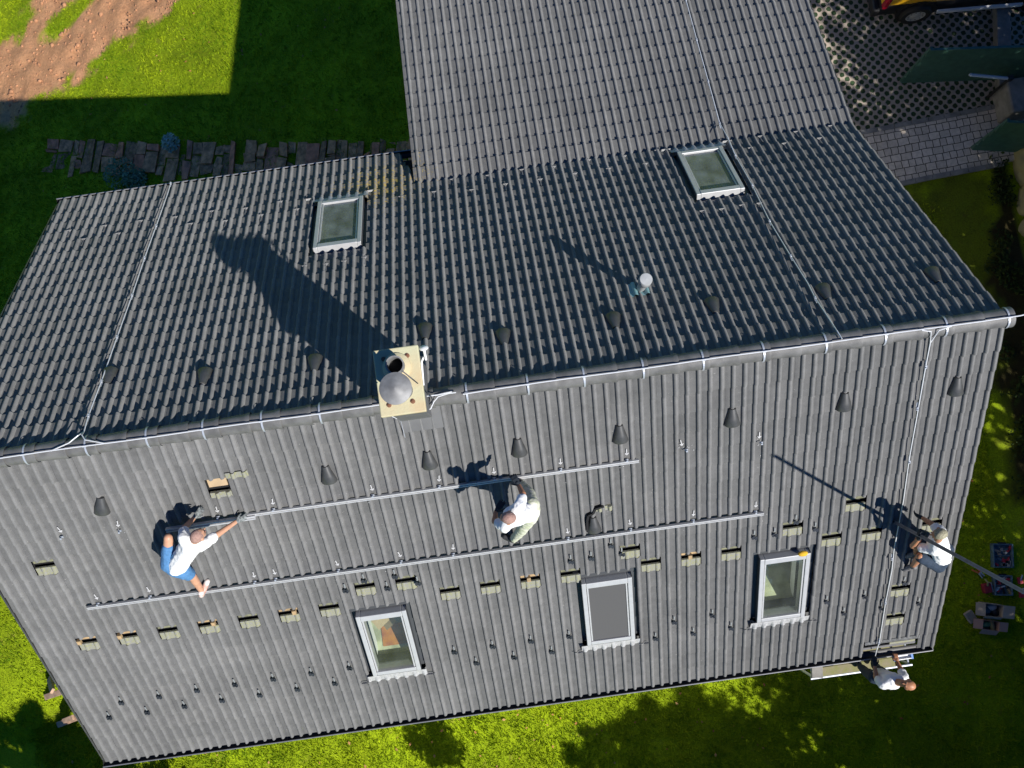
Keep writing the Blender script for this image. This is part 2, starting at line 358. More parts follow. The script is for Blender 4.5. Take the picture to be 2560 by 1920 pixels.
TURF = [tuple(hit(*q).xy) for q in [(105, 90), (125, 45), (165, 8), (230, -30), (250, -10), (200, 40), (160, 85), (140, 110)]]
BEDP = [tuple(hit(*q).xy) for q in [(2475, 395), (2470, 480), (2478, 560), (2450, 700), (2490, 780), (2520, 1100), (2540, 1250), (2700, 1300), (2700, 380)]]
DARK_LAWN = [tuple(hit(*q).xy) for q in [(2180, 470), (2245, 458), (2500, 405), (2520, 760), (2505, 960), (2380, 720), (2280, 540)]]  # lawn area blended partway to the dark bed colour
def masks(x, y):
    n_ = .5*noise.fractal(Vector((x*1.7, y*1.7, 3)), 1, 2, 6)
    s = pdist(x, y, SOILP)+n_; t = pdist(x, y, TURF)+n_*.7; b = pdist(x, y, BEDP)+n_*.8
    so_ = sstep(.5+s/.3)*(1-sstep(.5+t/.25)); return so_, max(sstep(.5+b/.4), .62*sstep(.5+(pdist(x, y, DARK_LAWN)+n_)/.4))
far = [40, 70, 120, 200, 320]
gx = [-v for v in far[::-1]]+list(np.arange(-26, 12.01, .16))+far[1:]
gy = [-v for v in far[::-1]]+list(np.arange(-14, 22.01, .16))+far
vs = []; cols = []
for y in gy:
    for x in gx:
        near = -24 < x < 5 and -12 < y < 20
        a_, b_ = masks(x, y) if near else (0, 0)
        z = zg(x, y)
        if near: z += a_*.10*noise.fractal(Vector((x*2.2, y*2.2, 1)), 1, 2, 5)+.012*noise.noise(Vector((x*5, y*5, 2)))
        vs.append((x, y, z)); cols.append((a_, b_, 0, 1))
nx = len(gx); fs = [(j*nx+i, j*nx+i+1, (j+1)*nx+i+1, (j+1)*nx+i) for j in range(len(gy)-1) for i in range(nx-1)]
me = bpy.data.meshes.new('ground'); me.from_pydata(vs, [], fs); me.update()
ca_ = me.color_attributes.new('soil', 'FLOAT_COLOR', 'POINT'); ca_.data.foreach_set('color', np.array(cols, np.float32).ravel())
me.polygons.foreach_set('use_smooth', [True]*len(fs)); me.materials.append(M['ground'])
tag(link('ground', me), kind='structure')

def sheet(name, poly_px, m, dz, z=GZ, res=.0):
    P = [pz(px, py, z) for px, py in poly_px]; mb = MB()
    n_ = len(P); top = [(p.x, p.y, z+dz) for p in P]; bot = [(p.x, p.y, z-.3) for p in P]
    mb.add(top+bot, [tuple(range(n_))]+[(i, i+n_, (i+1) % n_+n_, (i+1) % n_) for i in range(n_)])
    return tag(obj(name, mb, m), kind='structure')
sheet('grass_paver_drive', [(1650, 460), (1650, -700), (3300, -700), (3300, 70), (2516, 262), (2320, 300), (2150, 333), (1950, 372)], M['paver'], .075)
sheet('cobble_path', [(1950, 372), (2150, 333), (2320, 300), (2516, 262), (3000, 170), (3000, 330), (2508, 407), (2330, 440), (2245, 458), (2000, 520)], M['cobble'], .085)
def edging(pts, r=.05):
    mb = MB(); P = [pz(*q, GZ+.07) for q in pts]
    for a, b in zip(P, P[1:]):
        d = (b-a); L = d.length; d.normalize(); n_ = int(L/.42)+1
        for i in range(n_):
            c = a+d*(i+.5)*L/n_; Mx = Matrix.Translation(c) @ Matrix.Rotation(math.atan2(d.y, d.x), 4, 'Z')
            mb.box(0, 0, 0, L/n_-.012, .10, .07, Mx)
    return mb
for pts in ([(1950, 372), (2150, 333), (2320, 300), (2516, 262)], [(2000, 523), (2245, 461), (2330, 443), (2508, 410)]):
    tag(obj('path_edging', edging(pts), M['concrete']), kind='structure')

# ------------------------------------------------------------------ house
HOUSE = thing('house', 'tiled grey gable roofed house with a lower pitched rear extension, chimney and five roof windows', 'house', (-7, 0, GZ))
# S courses
CS = [.03] + [.165+.3165*k for k in range(1, 11)] + [3.33+.334*k for k in range(1, 10)]
CN = [.03] + [.483+.324*k for k in range(19)]; CN[-1] = EAVE_N+.01
CE = [-.06] + [.325*k+.02 for k in range(1, 18)]
WIN_S = [(-8.72, 3.69, 5.06), (-5.335, 3.66, 5.05), (-2.655, 3.68, 5.07)]
WIN_N = [(-8.71, 3.69, 5.09), (-2.69, 3.70, 5.09)]
ROLL = [(u*.031, .035*max(0, 1-u*u)**.62) for u in (-1, -.94, -.8, -.55, -.25, 0, .25, .55, .8, .94, 1)]
def tprof():
    P = [(.0, -.0025), (.006, 0)]
    for c in (.10, .25): P += [(c+u, h) for u, h in ROLL]
    P.insert(13, (.175, -.003)); P += [(.294, 0), (.2995, -.0025)]
    return P
TP = tprof()
def tile_sheet(name, F, x1, ncol, courses, m, windows=(), shift=None, lift=None, skip=None, xoff=0, cut=None, step=.0235, rib=1.0):
    """every tile is its own small shell: rolls, seams, lip at the lower end"""
    mb = MB(); shift = shift or {}; lift = lift or {}; skip = skip or set()
    for k in range(1, len(courses)):
        for c in range(ncol):
            if (k, c) in skip: continue
            X = x1-.3*(c+1); a, b = courses[k-1], courses[k]; dj = random.uniform(-.004, .004)
            b2 = b+dj-shift.get((k, c), 0); hl = random.uniform(-.0015, .002)+lift.get((k, c), 0); tl = random.uniform(-.0018, .0018)
            win = [q for q in windows if q[0]-.48 < X+.3 and X < q[0]+.48 and q[1]-.2 < b2 and a < q[2]+.12]
            seg = 8 if win or (cut and k > 15 and -8.2 < X < -7.0) else 1; rows = []
            uvr = (random.random(), random.random())
            for i in range(seg+1):
                t = i/seg; s = a+(b2-a)*t; hh = .002+step*t*(b2-a)/.32+hl*t
                rows.append([F(X+u+xoff, s, h*rib+hh+tl*(u-.15)/.15) for u, h in TP])
            lip = [F(X+u+xoff, b2-.001, max(h*rib-.018, -.012)+hl) for u, h in TP]
            n = len(TP); V = [v for r in rows for v in r]+lip; FSs = []
            def gone(u, s):
                return any(abs(X+u-q[0]) < .452 and q[1]-.105 < s < q[2]+.02 for q in win) or (cut and cut(X+u, s))
            for i in range(seg):
                for j in range(n-1):
                    if (win or cut) and gone((TP[j][0]+TP[j+1][0])/2, a+(b2-a)*(i+.5)/seg): continue
                    FSs.append((i*n+j, (i+1)*n+j, (i+1)*n+j+1, i*n+j+1))
            for j in range(n-1):
                if (win or cut) and gone((TP[j][0]+TP[j+1][0])/2, b2-.02): continue
                FSs.append((seg*n+j, (seg+1)*n+j, (seg+1)*n+j+1, seg*n+j+1))
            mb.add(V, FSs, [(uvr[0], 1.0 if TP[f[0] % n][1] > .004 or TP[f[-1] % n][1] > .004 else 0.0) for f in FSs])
    return obj(name, mb, m, HOUSE, None, 40)
def col_of(x): return int(round((-x-.15)/.3-.3))
D = 2560/2212
GAPS = [(88, 1232), (182, 1398), (270, 1382), (356, 1370), (443, 1357), (529, 1342), (615, 1329), (699, 1319), (775, 1275), (861, 1264), (953, 1279), (1037, 1269), (1121, 1256), (1203, 1244), (1330, 1195), (1412, 1216), (1497, 1205), (1580, 1193), (1711, 1145), (1793, 1168), (1845, 1090), (1878, 1153), (1940, 1275), (1930, 1330), (1983, 1142)]
GAPW = {1, 2, 4, 6, 12, 16}       # indices with fresh timber showing
gap_cells = []
for i, q in enumerate(GAPS):
    x, s = xs_s(q[0]*D, q[1]*D); k = min(range(1, len(CS)), key=lambda k: abs(CS[k]-.12-s)); gap_cells.append((k, col_of(x), i))
shift = {(k, c): .265 for k, c, _ in gap_cells}
bx, bs = xs_s(455*D, 1052*D); BK = min(range(1, len(CS)), key=lambda k: abs(CS[k]-.13-bs)); BC = col_of(bx)
skipS = {(BK, BC), (19, 1), (19, 2), (19, 3)}
liftS = {}
for c in range(47):
    x = -.3*c-.15
    if -10.2 < x < -4.7: liftS[(4, c)] = .014
    if -12.8 < x < -3.0: liftS[(8, c)] = .014
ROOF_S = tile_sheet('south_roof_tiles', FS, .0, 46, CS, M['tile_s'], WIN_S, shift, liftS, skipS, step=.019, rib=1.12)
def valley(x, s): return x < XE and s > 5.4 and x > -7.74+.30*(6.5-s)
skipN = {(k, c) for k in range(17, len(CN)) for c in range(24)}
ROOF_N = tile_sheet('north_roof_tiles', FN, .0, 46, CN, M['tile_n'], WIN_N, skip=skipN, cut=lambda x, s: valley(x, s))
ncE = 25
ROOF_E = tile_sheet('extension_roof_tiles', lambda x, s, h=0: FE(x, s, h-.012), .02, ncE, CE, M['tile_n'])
ROOF_S.name, ROOF_N.name, ROOF_E.name = 'roof_slope', 'roof_slope', 'roof_slope'
XW = -13.85
# decks under the tiles
def deck(F, x0, x1, s0, s1, holes, h0=-.085, h1=-.24):
    mb = MB(); X = sorted({x0, x1, *[v for q in holes for v in (q[0], q[1])]}); S = sorted({s0, s1, *[v for q in holes for v in (q[2], q[3])]})
    for a, b in zip(X, X[1:]):
        for c, d in zip(S, S[1:]):
            if any(q[0] <= (a+b)/2 <= q[1] and q[2] <= (c+d)/2 <= q[3] for q in holes): continue
            mb.hexa([F(a, c, h1), F(b, c, h1), F(b, d, h1), F(a, d, h1)], [F(a, c, h0), F(b, c, h0), F(b, d, h0), F(a, d, h0)])
    return mb
hS = [(q[0]-.30, q[0]+.30, q[1]+.08, q[2]-.1) for q in WIN_S]; hN = [(q[0]-.30, q[0]+.30, q[1]+.08, q[2]-.1) for q in WIN_N]
obj('roof_deck', deck(FS, XW+.04, -.03, .1, EAVE_S-.06, hS), M['deck'], HOUSE)
obj('roof_deck', deck(FN, XW+.04, -.03, .1, EAVE_N-.06, hN), M['deck'], HOUSE)
obj('roof_deck', deck(FE, XE+.03, -.03, .1, 5.4, []), M['deck'], HOUSE)
# verge boards
for x in (XW+.012, -.012):
    for F, s1 in ((FS, EAVE_S-.03), (FN, EAVE_N-.03)):
        mb = MB(); mb.hexa([F(x-.012, .05, -.2), F(x+.012, .05, -.2), F(x+.012, s1, -.2), F(x-.012, s1, -.2)], [F(x-.012, .05, .0), F(x+.012, .05, .0), F(x+.012, s1, .0), F(x-.012, s1, .0)]); obj('verge_board', mb, M['hood'], HOUSE)
for x in (XE-.0, .0):
    mb = MB(); mb.hexa([FE(x-.012, .1, -.2), FE(x+.012, .1, -.2), FE(x+.012, 5.4, -.2), FE(x-.012, 5.4, -.2)], [FE(x-.012, .1, .02), FE(x+.012, .1, .02), FE(x+.012, 5.4, .0), FE(x-.012, 5.4, .0)]); obj('verge_board', mb, M['hood'], HOUSE)
# ridge: overlapping half round caps
mb = MB(); n = 36; L = (LEN+.10)/n
for i in range(n):
    x0 = .05-i*L; prof = []
    for xx, r in ((x0+.012, .132), (x0-.02, .134), (x0-.06, .124), (x0-L-.03, .112)):
        jr = random.uniform(-.002, .002)
        prof.append([(xx, (r+jr)*math.sin(t), -.035+(r+jr)*math.cos(t)*1.02) for t in (R_(-108+216*k/14) for k in range(15))])
    V = [v for q in prof for v in q]; mb.add(V, [(j*15+k, j*15+k+1, (j+1)*15+k+1, (j+1)*15+k) for j in range(3) for k in range(14)])
mb.add([(.062, .132*math.sin(R_(-108+216*k/14)), -.035+.134*math.cos(R_(-108+216*k/14))) for k in range(15)], [tuple(range(15))])
obj('ridge', mb, M['ridge'], HOUSE, None, 40)
# gutters
def gutter(name, F, s, x0, x1, r=.066, flip=1):
    o = F(x0, s, 0); yd = -1 if F is FS else 1; mb = MB(); n = 12; c = Vector((0, o.y+yd*.022, o.z-.03)); pr = []
    for k in range(n+1):
        t = PI+PI*k/n; pr.append((math.cos(t)*r, math.sin(t)*r))
    V = [(x, c.y+u, c.z+v) for x in (x0, x1) for u, v in pr]+[(x, c.y+u*1.06, c.z+v*1.06) for x in (x0, x1) for u, v in pr]; q = n+1
    F_ = [(k, k+1, q+k+1, q+k) for k in range(n)]+[(2*q+k+1, 2*q+k, 3*q+k, 3*q+k+1) for k in range(n)]+[tuple(range(q)), tuple(range(q, 2*q))[::-1]]
    mb.add(V, F_); g_ = obj(name, mb, M['gutter'], HOUSE)
    e = MB(); e.tube([(x0, c.y+yd*r, c.z+.004), (x1, c.y+yd*r, c.z+.004)], .011, 8)
    e.tube([(x1, c.y-r, c.z), (x1, c.y+r, c.z)], .008, 6); obj('gutter_rim', e, M['gutter_rim'], g_)
    return c
GC = gutter('gutter', FS, EAVE_S+.015, XW-.02, -.02)
gutter('gutter', FN, EAVE_N-.01, XW-.02, XE-.05)
# walls
mb = MB(); WB = -16
def prism(mb, x0, x1, y0, y1, zt0, zt1): mb.hexa([(x0, y0, WB), (x1, y0, WB), (x1, y1, WB), (x0, y1, WB)], [(x0, y0, zt0), (x1, y0, zt0), (x1, y1, zt1), (x0, y1, zt1)])
T = SA/CA
for y0, y1, z0, z1 in ((-4.35, -4.1, -4.35*T-.34, -4.1*T-.34), (4.1, 4.35, -4.1*T-.34, -4.35*T-.34)):
    prism(mb, XW+.5, -.5, y0, y1, z0, z1)
for x0, x1 in ((XW+.5, XW+.75), (-.75, -.5)):
    prism(mb, x0, x1, -4.1, 0, -4.1*T-.34, -.34); prism(mb, x0, x1, 0, 4.1, -.34, -4.1*T-.34)
for x0, x1 in ((XE+.4, XE+.65), (-.751, -.501)): prism(mb, x0, x1, 4.36, 8.9, KZ-.45, KZ-(8.9-KY)*SB/CB-.32)
prism(mb, XE+.4, -.5, 8.9, 9.1, KZ-(8.9-KY)*SB/CB-.32, KZ-(9.1-KY)*SB/CB-.32)
obj('wall', mb, M['wall'], HOUSE)

# open gaps where a tile has been pushed up: batten, dark void, mossy head of the tile below
def head_piece(F, X, s0, s1, h=.006, step=1):
    mb = MB(); r = []
    for s, hh in ((s0, -.03), (s0+.002, h), (s1, h+.004)): r.append([F(X+.008+u*.95, s, max(v*.9, 0)+hh if hh > 0 else hh) for u, v in TP])
    n = len(TP); return mb.add([v for q in r for v in q], [(i*n+j, (i+1)*n+j, (i+1)*n+j+1, i*n+j+1) for i in range(2) for j in range(n-1)])
for k, c, i in gap_cells:
    X = -.3*(c+1); e = CS[k]; gp = link('tile_gap', None, HOUSE, fmat(FS, X+.15, e-.1))
    obj('tile_head', head_piece(FS, X, e-.125, e+.01, -.002), M['moss'], gp, None, 40)
    b = MB(); b.hexa([FS(X+.01, e-.275, -.06), FS(X+.29, e-.275, -.06), FS(X+.29, e-.200, -.06), FS(X+.01, e-.200, -.06)], [FS(X+.01, e-.275, -.022), FS(X+.29, e-.275, -.022), FS(X+.29, e-.200, -.022), FS(X+.01, e-.200, -.022)])
    obj('batten', b, M['batten'] if i in GAPW else M['old_batten'], gp)
    if i in GAPW:
        b = MB(); cx = X+(.05 if i in (1, 2) else .24 if i < 10 else .13); b.box(0, 0, .02, .055, .075, .05, fmat(FS, cx, e-.20)); obj('timber_block', b, M['batten'], gp)
# the one large opening above the first worker
X = -.3*(BC+1); e = CS[BK]; gp = link('tile_gap', None, HOUSE, fmat(FS, X+.15, e-.15))
obj('tile_head', head_piece(FS, X, e-.075, e+.01), M['moss'], gp, None, 40)
b = MB(); b.box(0, 0, -.02, .285, .06, .04, fmat(FS, X+.15, e-.345)); obj('batten', b, M['batten'], gp)
b = MB(); b.box(0, 0, -.055, .25, .17, .02, fmat(FS, X+.135, e-.22)); obj('roof_board', b, M['card'], gp)
b = MB(); r = [[FS(X+.30+u, s, v*.9+.045) for u, v in TP] for s in (e-.40, e-.31)]; n = len(TP)
b.add([v for q in r for v in q], [(j, n+j, n+j+1, j+1) for j in range(n-1)]); obj('tile_head', b, M['moss'], gp, None, 40)
# open bottom corner with comb filler above the gutter
gp = link('eave_gap', None, HOUSE, fmat(FS, -.75, 6.1)); b = MB()
for i in range(44): b.box(-1.18+.0205*i, 0, .0, .009, .075, .05, fmat(FS, 0, 6.05))
obj('bird_comb', b, M['zinc'], gp)
b = MB(); b.box(-.55, 0, -.02, .42, .05, .03, fmat(FS, 0, 6.16)); obj('batten', b, M['moss'], gp)
b = MB(); b.box(-.75, 0, -.03, .9, .05, .015, fmat(FS, 0, 6.235)); obj('drip_sheet', b, M['gutter_rim'], gp)

q = ps(1735*D, 1197*D, .13); SP = link('tiling_sponge', None, None, fmat(FS, q.x, -q.y*CA-q.z*SA, .10)); tag(SP, 'yellow oval sponge lying on the top frame of the right south roof window', 'sponge')
b = MB(); b.blob(WM[SP] @ Vector((0, 0, .02)), (.075, .045, .04), WM[SP].to_3x3(), 16, 10); obj('sponge_body', b, mat('yellow_sponge', (.62, .36, .02), .9, bump=.6, bump_scale=90), SP, None, 60)
# crack left by the tile pushed up under the lifted vent tile
vx, vs_ = xs_s(1290*D, 1112*D, .03); gp = link('tile_gap', None, HOUSE, fmat(FS, vx, vs_)); b = MB()
crk = [(-.16, .26), (-.15, .06), (-.13, -.03), (-.06, -.06), (-.02, -.14), (.10, -.17)]
for (x0_, s0_), (x1_, s1_) in zip(crk, crk[1:]):
    A_, B_ = FS(vx+x0_, vs_+s0_, .04), FS(vx+x1_, vs_+s1_, .04); t_ = (B_-A_).normalized(); c_ = NS.cross(t_)*.016; b.hexa([A_-c_-NS*.03, A_+c_-NS*.03, B_+c_-NS*.03, B_-c_-NS*.03], [A_-c_+NS*.03, A_+c_+NS*.03, B_+c_+NS*.03, B_-c_+NS*.03])
obj('crack', b, M['deck'], gp)
obj('tile_head', head_piece(FS, vx-.06, vs_-.15, vs_-.07, .032), M['moss'], gp, None, 40)

# vent tiles: a flared hood, narrow at the top
def vent_mesh():
    mb = MB(); rows = []
    for y, wd, ht in ((.14, .044, .048), (.08, .054, .062), (.0, .076, .078), (-.115, .103, .094), (-.128, .098, .088)):
        rows.append([(wd*math.sin(t)*1.05, y, max(.008, ht*math.cos(t)**.8 if math.cos(t) > 0 else .008)) for t in (R_(-90+180*k/12) for k in range(13))])
    rows.append([(x*.9, -.118, z*.85) for x, y, z in rows[-1]]); rows.append([(x*.7, -.02, z*.55) for x, y, z in rows[-1]])
    V = [v for r in rows for v in r]; mb.add(V, [(i*13+k, i*13+k+1, (i+1)*13+k+1, (i+1)*13+k) for i in range(len(rows)-1) for k in range(12)])
    mb.add(rows[0], [tuple(range(13))[::-1]]); return mb.mesh('vent_tile', M['hood'], 40)
VM = vent_mesh()
for q in [(697, 1028), (932, 994), (1118, 968), (1352, 937), (1588, 902), (1825, 869), (2064, 836), (1290, 1134)]:
    x, s = xs_s(q[0]*D, q[1]*D, .05); x = -.05-.15*round((-.05-x)/.15); link('vent_tile', VM, HOUSE, fmat(FS, x, s, .012))
x, s = xs_s(218*D, 1094*D, .05); Mx = fmat(FS, x, s, .012) @ Matrix.Rotation(R_(-16), 4, 'Z'); link('vent_tile', VM, HOUSE, Mx)
for q in [(437, 812), (678, 783), (908, 716), (1095, 726), (1322, 692), (1553, 657), (1785, 629), (2026, 592), (224, 812)]:
    x, s = xs_n(q[0]*D, q[1]*D, .05); x = -.05-.15*round((-.05-x)/.15); link('vent_tile', VM, HOUSE, fmat(FN, x, s, .012))

# snow guards
M['strap'] = mat('weathered_strap', (.20, .215, .215), .6); M['guard'] = mat('guard_metal', (.17, .17, .17), .6)
def guard_mesh(strap=True):
    mb = MB()
    if strap: mb.box(0, .10, .012, .022, .16, .004)
    mb.add([(-.055, -.01, .045), (.055, -.01, .045), (.012, .0, .006), (-.012, .0, .006), (-.055, -.016, .045), (.055, -.016, .045), (.012, -.008, .006), (-.012, -.008, .006)], [(0, 1, 2, 3), (7, 6, 5, 4), (0, 4, 5, 1), (1, 5, 6, 2), (3, 7, 4, 0)])
    mb.box(0, .02, .03, .012, .05, .004); return mb
GMN = guard_mesh().mesh('snow_guard', M['guard']); _g = MB()
for a_ in (.5, -.5, 2.1): _g.box(0, 0, .030, .088, .026, .012, Matrix.Rotation(a_, 4, 'Z'))
_g.box(0, .085, .002, .02, .09, .003, Matrix.Rotation(R_(4), 4, 'X')); GMS = _g.mesh('snow_guard', M['dark_steel']); GMS.materials.append(M['strap'])
for p_ in list(GMS.polygons)[-6:]: p_.material_index = 1
def dedupe(L, d=12):
    out = []
    for p in L:
        if all(math.hypot(p[0]-q[0], p[1]-q[1]) > d for q in out): out.append(p)
    return out
def crop(ox, oy, sc, pts): return [(ox+x/sc, oy+y/sc) for x, y in pts]
GN = crop(0, 0, 2.0736, [(360, 1200), (435, 1245), (545, 1175), (615, 1215), (730, 1150), (910, 1130), (990, 1165), (1100, 1100), (1170, 1150), (1275, 1085), (1355, 1120), (1455, 1050), (1540, 1090), (1580, 1385), (1690, 1375), (1785, 1360), (1890, 1340), (2080, 1025)])
GN += crop(900, 0, 2.0736, [(210, 1020), (385, 1000), (480, 935), (580, 990), (665, 915), (755, 960), (840, 885), (935, 935), (1005, 870), (1115, 905), (1185, 835), (1290, 880), (1370, 815), (1480, 855), (1540, 785), (1775, 1100), (1875, 1090), (1980, 1070), (2070, 1060)])
GN += crop(1860, 0, 3.073, [(125, 1055), (400, 1020), (665, 975), (50, 1145), (310, 1110), (580, 1070)])
for q in dedupe(GN):
    x, s = xs_n(q[0], q[1], .03); link('snow_guard', GMN, HOUSE, fmat(FN, x, s, .018) @ Matrix.Scale(.85, 4))
GS = crop(0, 1300, 2.676, [(725, 1320), (810, 1220), (980, 1285), (1060, 1180), (1230, 1245), (1300, 1140), (1480, 1205), (1565, 1100), (1730, 1170), (1805, 1065)])
GS += crop(640, 1340, 2.86, [(100, 1025), (280, 1095), (370, 985), (540, 1055), (640, 945), (615, 390), (750, 320), (910, 375), (1030, 280), (1180, 330), (1435, 825), (1580, 905), (1705, 785), (1845, 865), (1965, 750), (2115, 825)])
GS += crop(1340, 1000, 3.073, [(250, 1240), (405, 1215), (545, 1120), (690, 1175), (1370, 1650), (1685, 1050), (1840, 1030), (2010, 930), (2135, 990)])
GS += crop(1300, 1500, 1.7556, [(205, 160), (140, 228), (612, 165), (693, 93), (775, 143), (855, 70), (935, 120)])
GS += crop(1960, 1140, 2.765, [(95, 450), (210, 500), (555, 970), (295, 1005), (410, 1085), (925, 1018), (670, 1050), (830, 875)])
for q in dedupe(GS):
    x, s = xs_s(q[0], q[1], .03); x = -.125-.15*round((-.125-x)/.15); link('snow_guard', GMS, HOUSE, fmat(FS, x, s, .026))

# roof windows
def wavy_apron(mb, F, cx, s, x0, x1, d0, d1):
    for i in range(int((x1-x0)/.0125)):
        a, b = x0+.0125*i, x0+.0125*(i+1)
        def pr(x, s_):
            k = ((x-.05-.0)/.15+.5) % 1.0-.5; u = k*.15/.04; return .036*max(0, 1-u*u)**.6+.036+(.0025 if i % 2 else 0)
        mb.add([F(a, s+d0, .085), F(b, s+d0, .085), F(b, s+d1, pr(-b, 0)), F(a, s+d1, pr(-a, 0))], [(3, 2, 1, 0)])
def roof_window(F, cx, s0, s1, blind=None):
    R = link('roof_window', None, HOUSE, fmat(F, cx, (s0+s1)/2)); hw = .378
    def bar(mb, x0, x1, a, b, h0, h1): mb.hexa([F(x0, a, h0), F(x1, a, h0), F(x1, b, h0), F(x0, b, h0)], [F(x0, a, h1), F(x1, a, h1), F(x1, b, h1), F(x0, b, h1)])
    f = MB(); bar(f, cx-hw, cx-hw+.066, s0, s1, -.1, .092); bar(f, cx+hw-.066, cx+hw, s0, s1, -.1, .092)
    bar(f, cx-hw+.067, cx+hw-.067, s0, s0+.105, -.1, .097); bar(f, cx-hw+.067, cx+hw-.067, s1-.075, s1, -.1, .088)
    bevel(obj('frame', f, M['frame'], R), .008)
    a0, a1, b0, b1 = cx-hw+.075, cx+hw-.075, s0+.112, s1-.082
    for u0, u1 in ((a0, a0+.022), (a1-.022, a1)): sa = MB(); bar(sa, u0, u1, b0, b1, -.08, .075); obj('sash', sa, M['alu'], R)
    g_ = MB(); g_.add([F(a0, b0, .05), F(a1, b0, .05), F(a1, b1, .05), F(a0, b1, .05)], [(3, 2, 1, 0) if F is FS else (0, 1, 2, 3)]); obj('pane', g_, M['glass'] if F is FS else M['sky_haze_glass'], R)
    fl = MB()
    bar(fl, cx-hw-.10, cx-hw-.003, s0-.02, s1+.02, -.075, -.035); bar(fl, cx+hw+.003, cx+hw+.10, s0-.02, s1+.02, -.075, -.035)
    bar(fl, cx-hw-.10, cx+hw+.10, s0-.125, s0-.021, -.075, -.02)
    bar(fl, cx-hw-.004, cx-hw-.001, s0-.01, s1+.01, -.06, .075); bar(fl, cx+hw+.001, cx+hw+.004, s0-.01, s1+.01, -.06, .075)
    obj('flashing', fl, M['flash'], R)
    ap = MB(); wavy_apron(ap, F, cx, s1, cx-hw-.09, cx+hw+.09, .004, .165); o = obj('apron', ap, M['lead'], R)
    bd = MB(); wavy_apron(bd, F, cx, s1, cx-hw-.22, cx-hw-.06, .15, .17); wavy_apron(bd, F, cx, s1, cx+hw+.06, cx+hw+.22, .15, .17); obj('lead_edge', bd, M['lead'], R)
    if blind:
        b_ = MB(); b_.add([F(a0+.024, b0, .062), F(a1-.024, b0, .062), F(a1-.024, b1, .062), F(a0+.024, b1, .062)], [(3, 2, 1, 0)]); obj('blind', b_, blind, R)
    return R
M['blind'] = mat('grey_blind', (.082, .082, .082), .85, spec=.2)
M['reveal'] = mat('white_reveal', (.75, .74, .72), .8); M['room'] = mat('room_wall', (.66, .66, .60), .9, noise_amt=.3, noise_scale=2)
M['carpet'] = mat('carpet', (.44, .44, .28), .95, noise_amt=.4, noise_scale=6); M['rug'] = mat('orange_rug', (.42, .17, .03), .95, col2=(.24, .07, .03), noise_scale=5)
M['linen'] = mat('grey_linen', (.42, .42, .43), .9, noise_amt=.5, noise_scale=7); M['green_item'] = mat('green_cloth', (.13, .26, .14), .9, noise_amt=.4, noise_scale=5)
M['yellow_item'] = mat('yellow_board', (.60, .45, .14), .8); M['slat'] = mat('grey_white_slats', (.40, .44, .40), .8)
roof_window(FS, *WIN_S[0]); roof_window(FS, *WIN_S[1], blind=M['blind']); roof_window(FS, *WIN_S[2])
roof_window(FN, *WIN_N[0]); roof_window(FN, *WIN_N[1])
def room(cx, s0, s1, F, sgn):
    """a small attic bay behind a roof window: reveals and floor"""
    a, b = F(cx, s0+.05, -.24), F(cx, s1-.03, -.24); zf = b.z-.03; y0, y1 = a.y+.35*sgn, b.y-.1*sgn; R = link('attic_bay', None, HOUSE, Matrix.Translation((cx, (y0+y1)/2, zf)))
    lo, hi = min(y0, y1), max(y0, y1); X0, X1 = cx-(1.0 if sgn > 0 else .6), cx+.5
    def q(name, V, m): mb = MB(); mb.add(V, [tuple(range(len(V)))]); return obj(name, mb, m, R)
    q('floor', [(X0, lo, zf), (X1, lo, zf), (X1, hi, zf), (X0, hi, zf)], M['carpet'])
    rv = MB()
    for x in (cx-.3, cx+.3): rv.add([F(x, s0+.08, -.09), F(x, s1-.1, -.09), F(x, s1-.1, -.42), F(x, s0+.08, -.42)], [(0, 1, 2, 3)])
    obj('reveal', rv, M['reveal'], R)
    q('back_wall', [(X0, y0, zf), (X1, y0, zf), (X1, y0, a.z), (X0, y0, a.z)], M['room'])
    sd = MB()
    for x in (X0, X1): sd.add([(x, y0, zf), (x, y1, zf), (x, b.y, b.z), (x, a.y, a.z), (x, y0, a.z)], [(0, 1, 2, 3, 4)])
    sd.add([(X0, y1, zf), (X1, y1, zf), (X1, b.y, b.z), (X0, b.y, b.z)], [(0, 1, 2, 3)]); obj('side_wall', sd, M['room'], R)
    return R, zf, y0, y1
R, zf, y0, y1 = room(*WIN_S[0], FS, 1)
b = MB(); b.box(-8.55, (y0+y1)/2-.28, zf+.01, .75, .34, .02); tag(obj('rug', b, M['rug']), 'orange brown rug on the attic floor behind the left south roof window', 'rug')
b = MB()
for i in range(5): b.box(-8.55, (y0+y1)/2+.02+.09*i, zf+.08, .62, .05, .12)
tag(obj('slatted_rack', b, M['slat']), 'pale slatted rack seen through the left south roof window', 'rack')
b = MB(); b.box(-8.42, (y0+y1)/2+.2, zf+.2, .2, .14, .05); tag(obj('storage_box', b, M['red']), 'small red box lying on a rack behind the left south roof window', 'box')
CB_ = thing('cardboard_box', 'open tan cardboard box inside the attic behind the left south roof window', 'box', Mx=Matrix.Translation((-8.83, (y0+y1)/2+.03, zf)) @ Matrix.Rotation(R_(35), 4, 'Z'))
b = MB(); Mx = WM[CB_]; b.box(0, 0, .09, .2, .2, .18, Mx); obj('carton', b, M['card'], CB_)
b = MB(); b.add([Mx @ Vector(v) for v in ((-.1, -.1, .182), (.1, -.1, .182), (.1, -.19, .24), (-.1, -.19, .24))], [(0, 1, 2, 3)]); b.add([Mx @ Vector(v) for v in ((-.1, -.1, .182), (-.1, .1, .182), (-.19, .1, .22), (-.19, -.1, .22))], [(0, 1, 2, 3)]); obj('flap', b, M['card'], CB_)
R, zf, y0, y1 = room(*WIN_S[2], FS, 1)
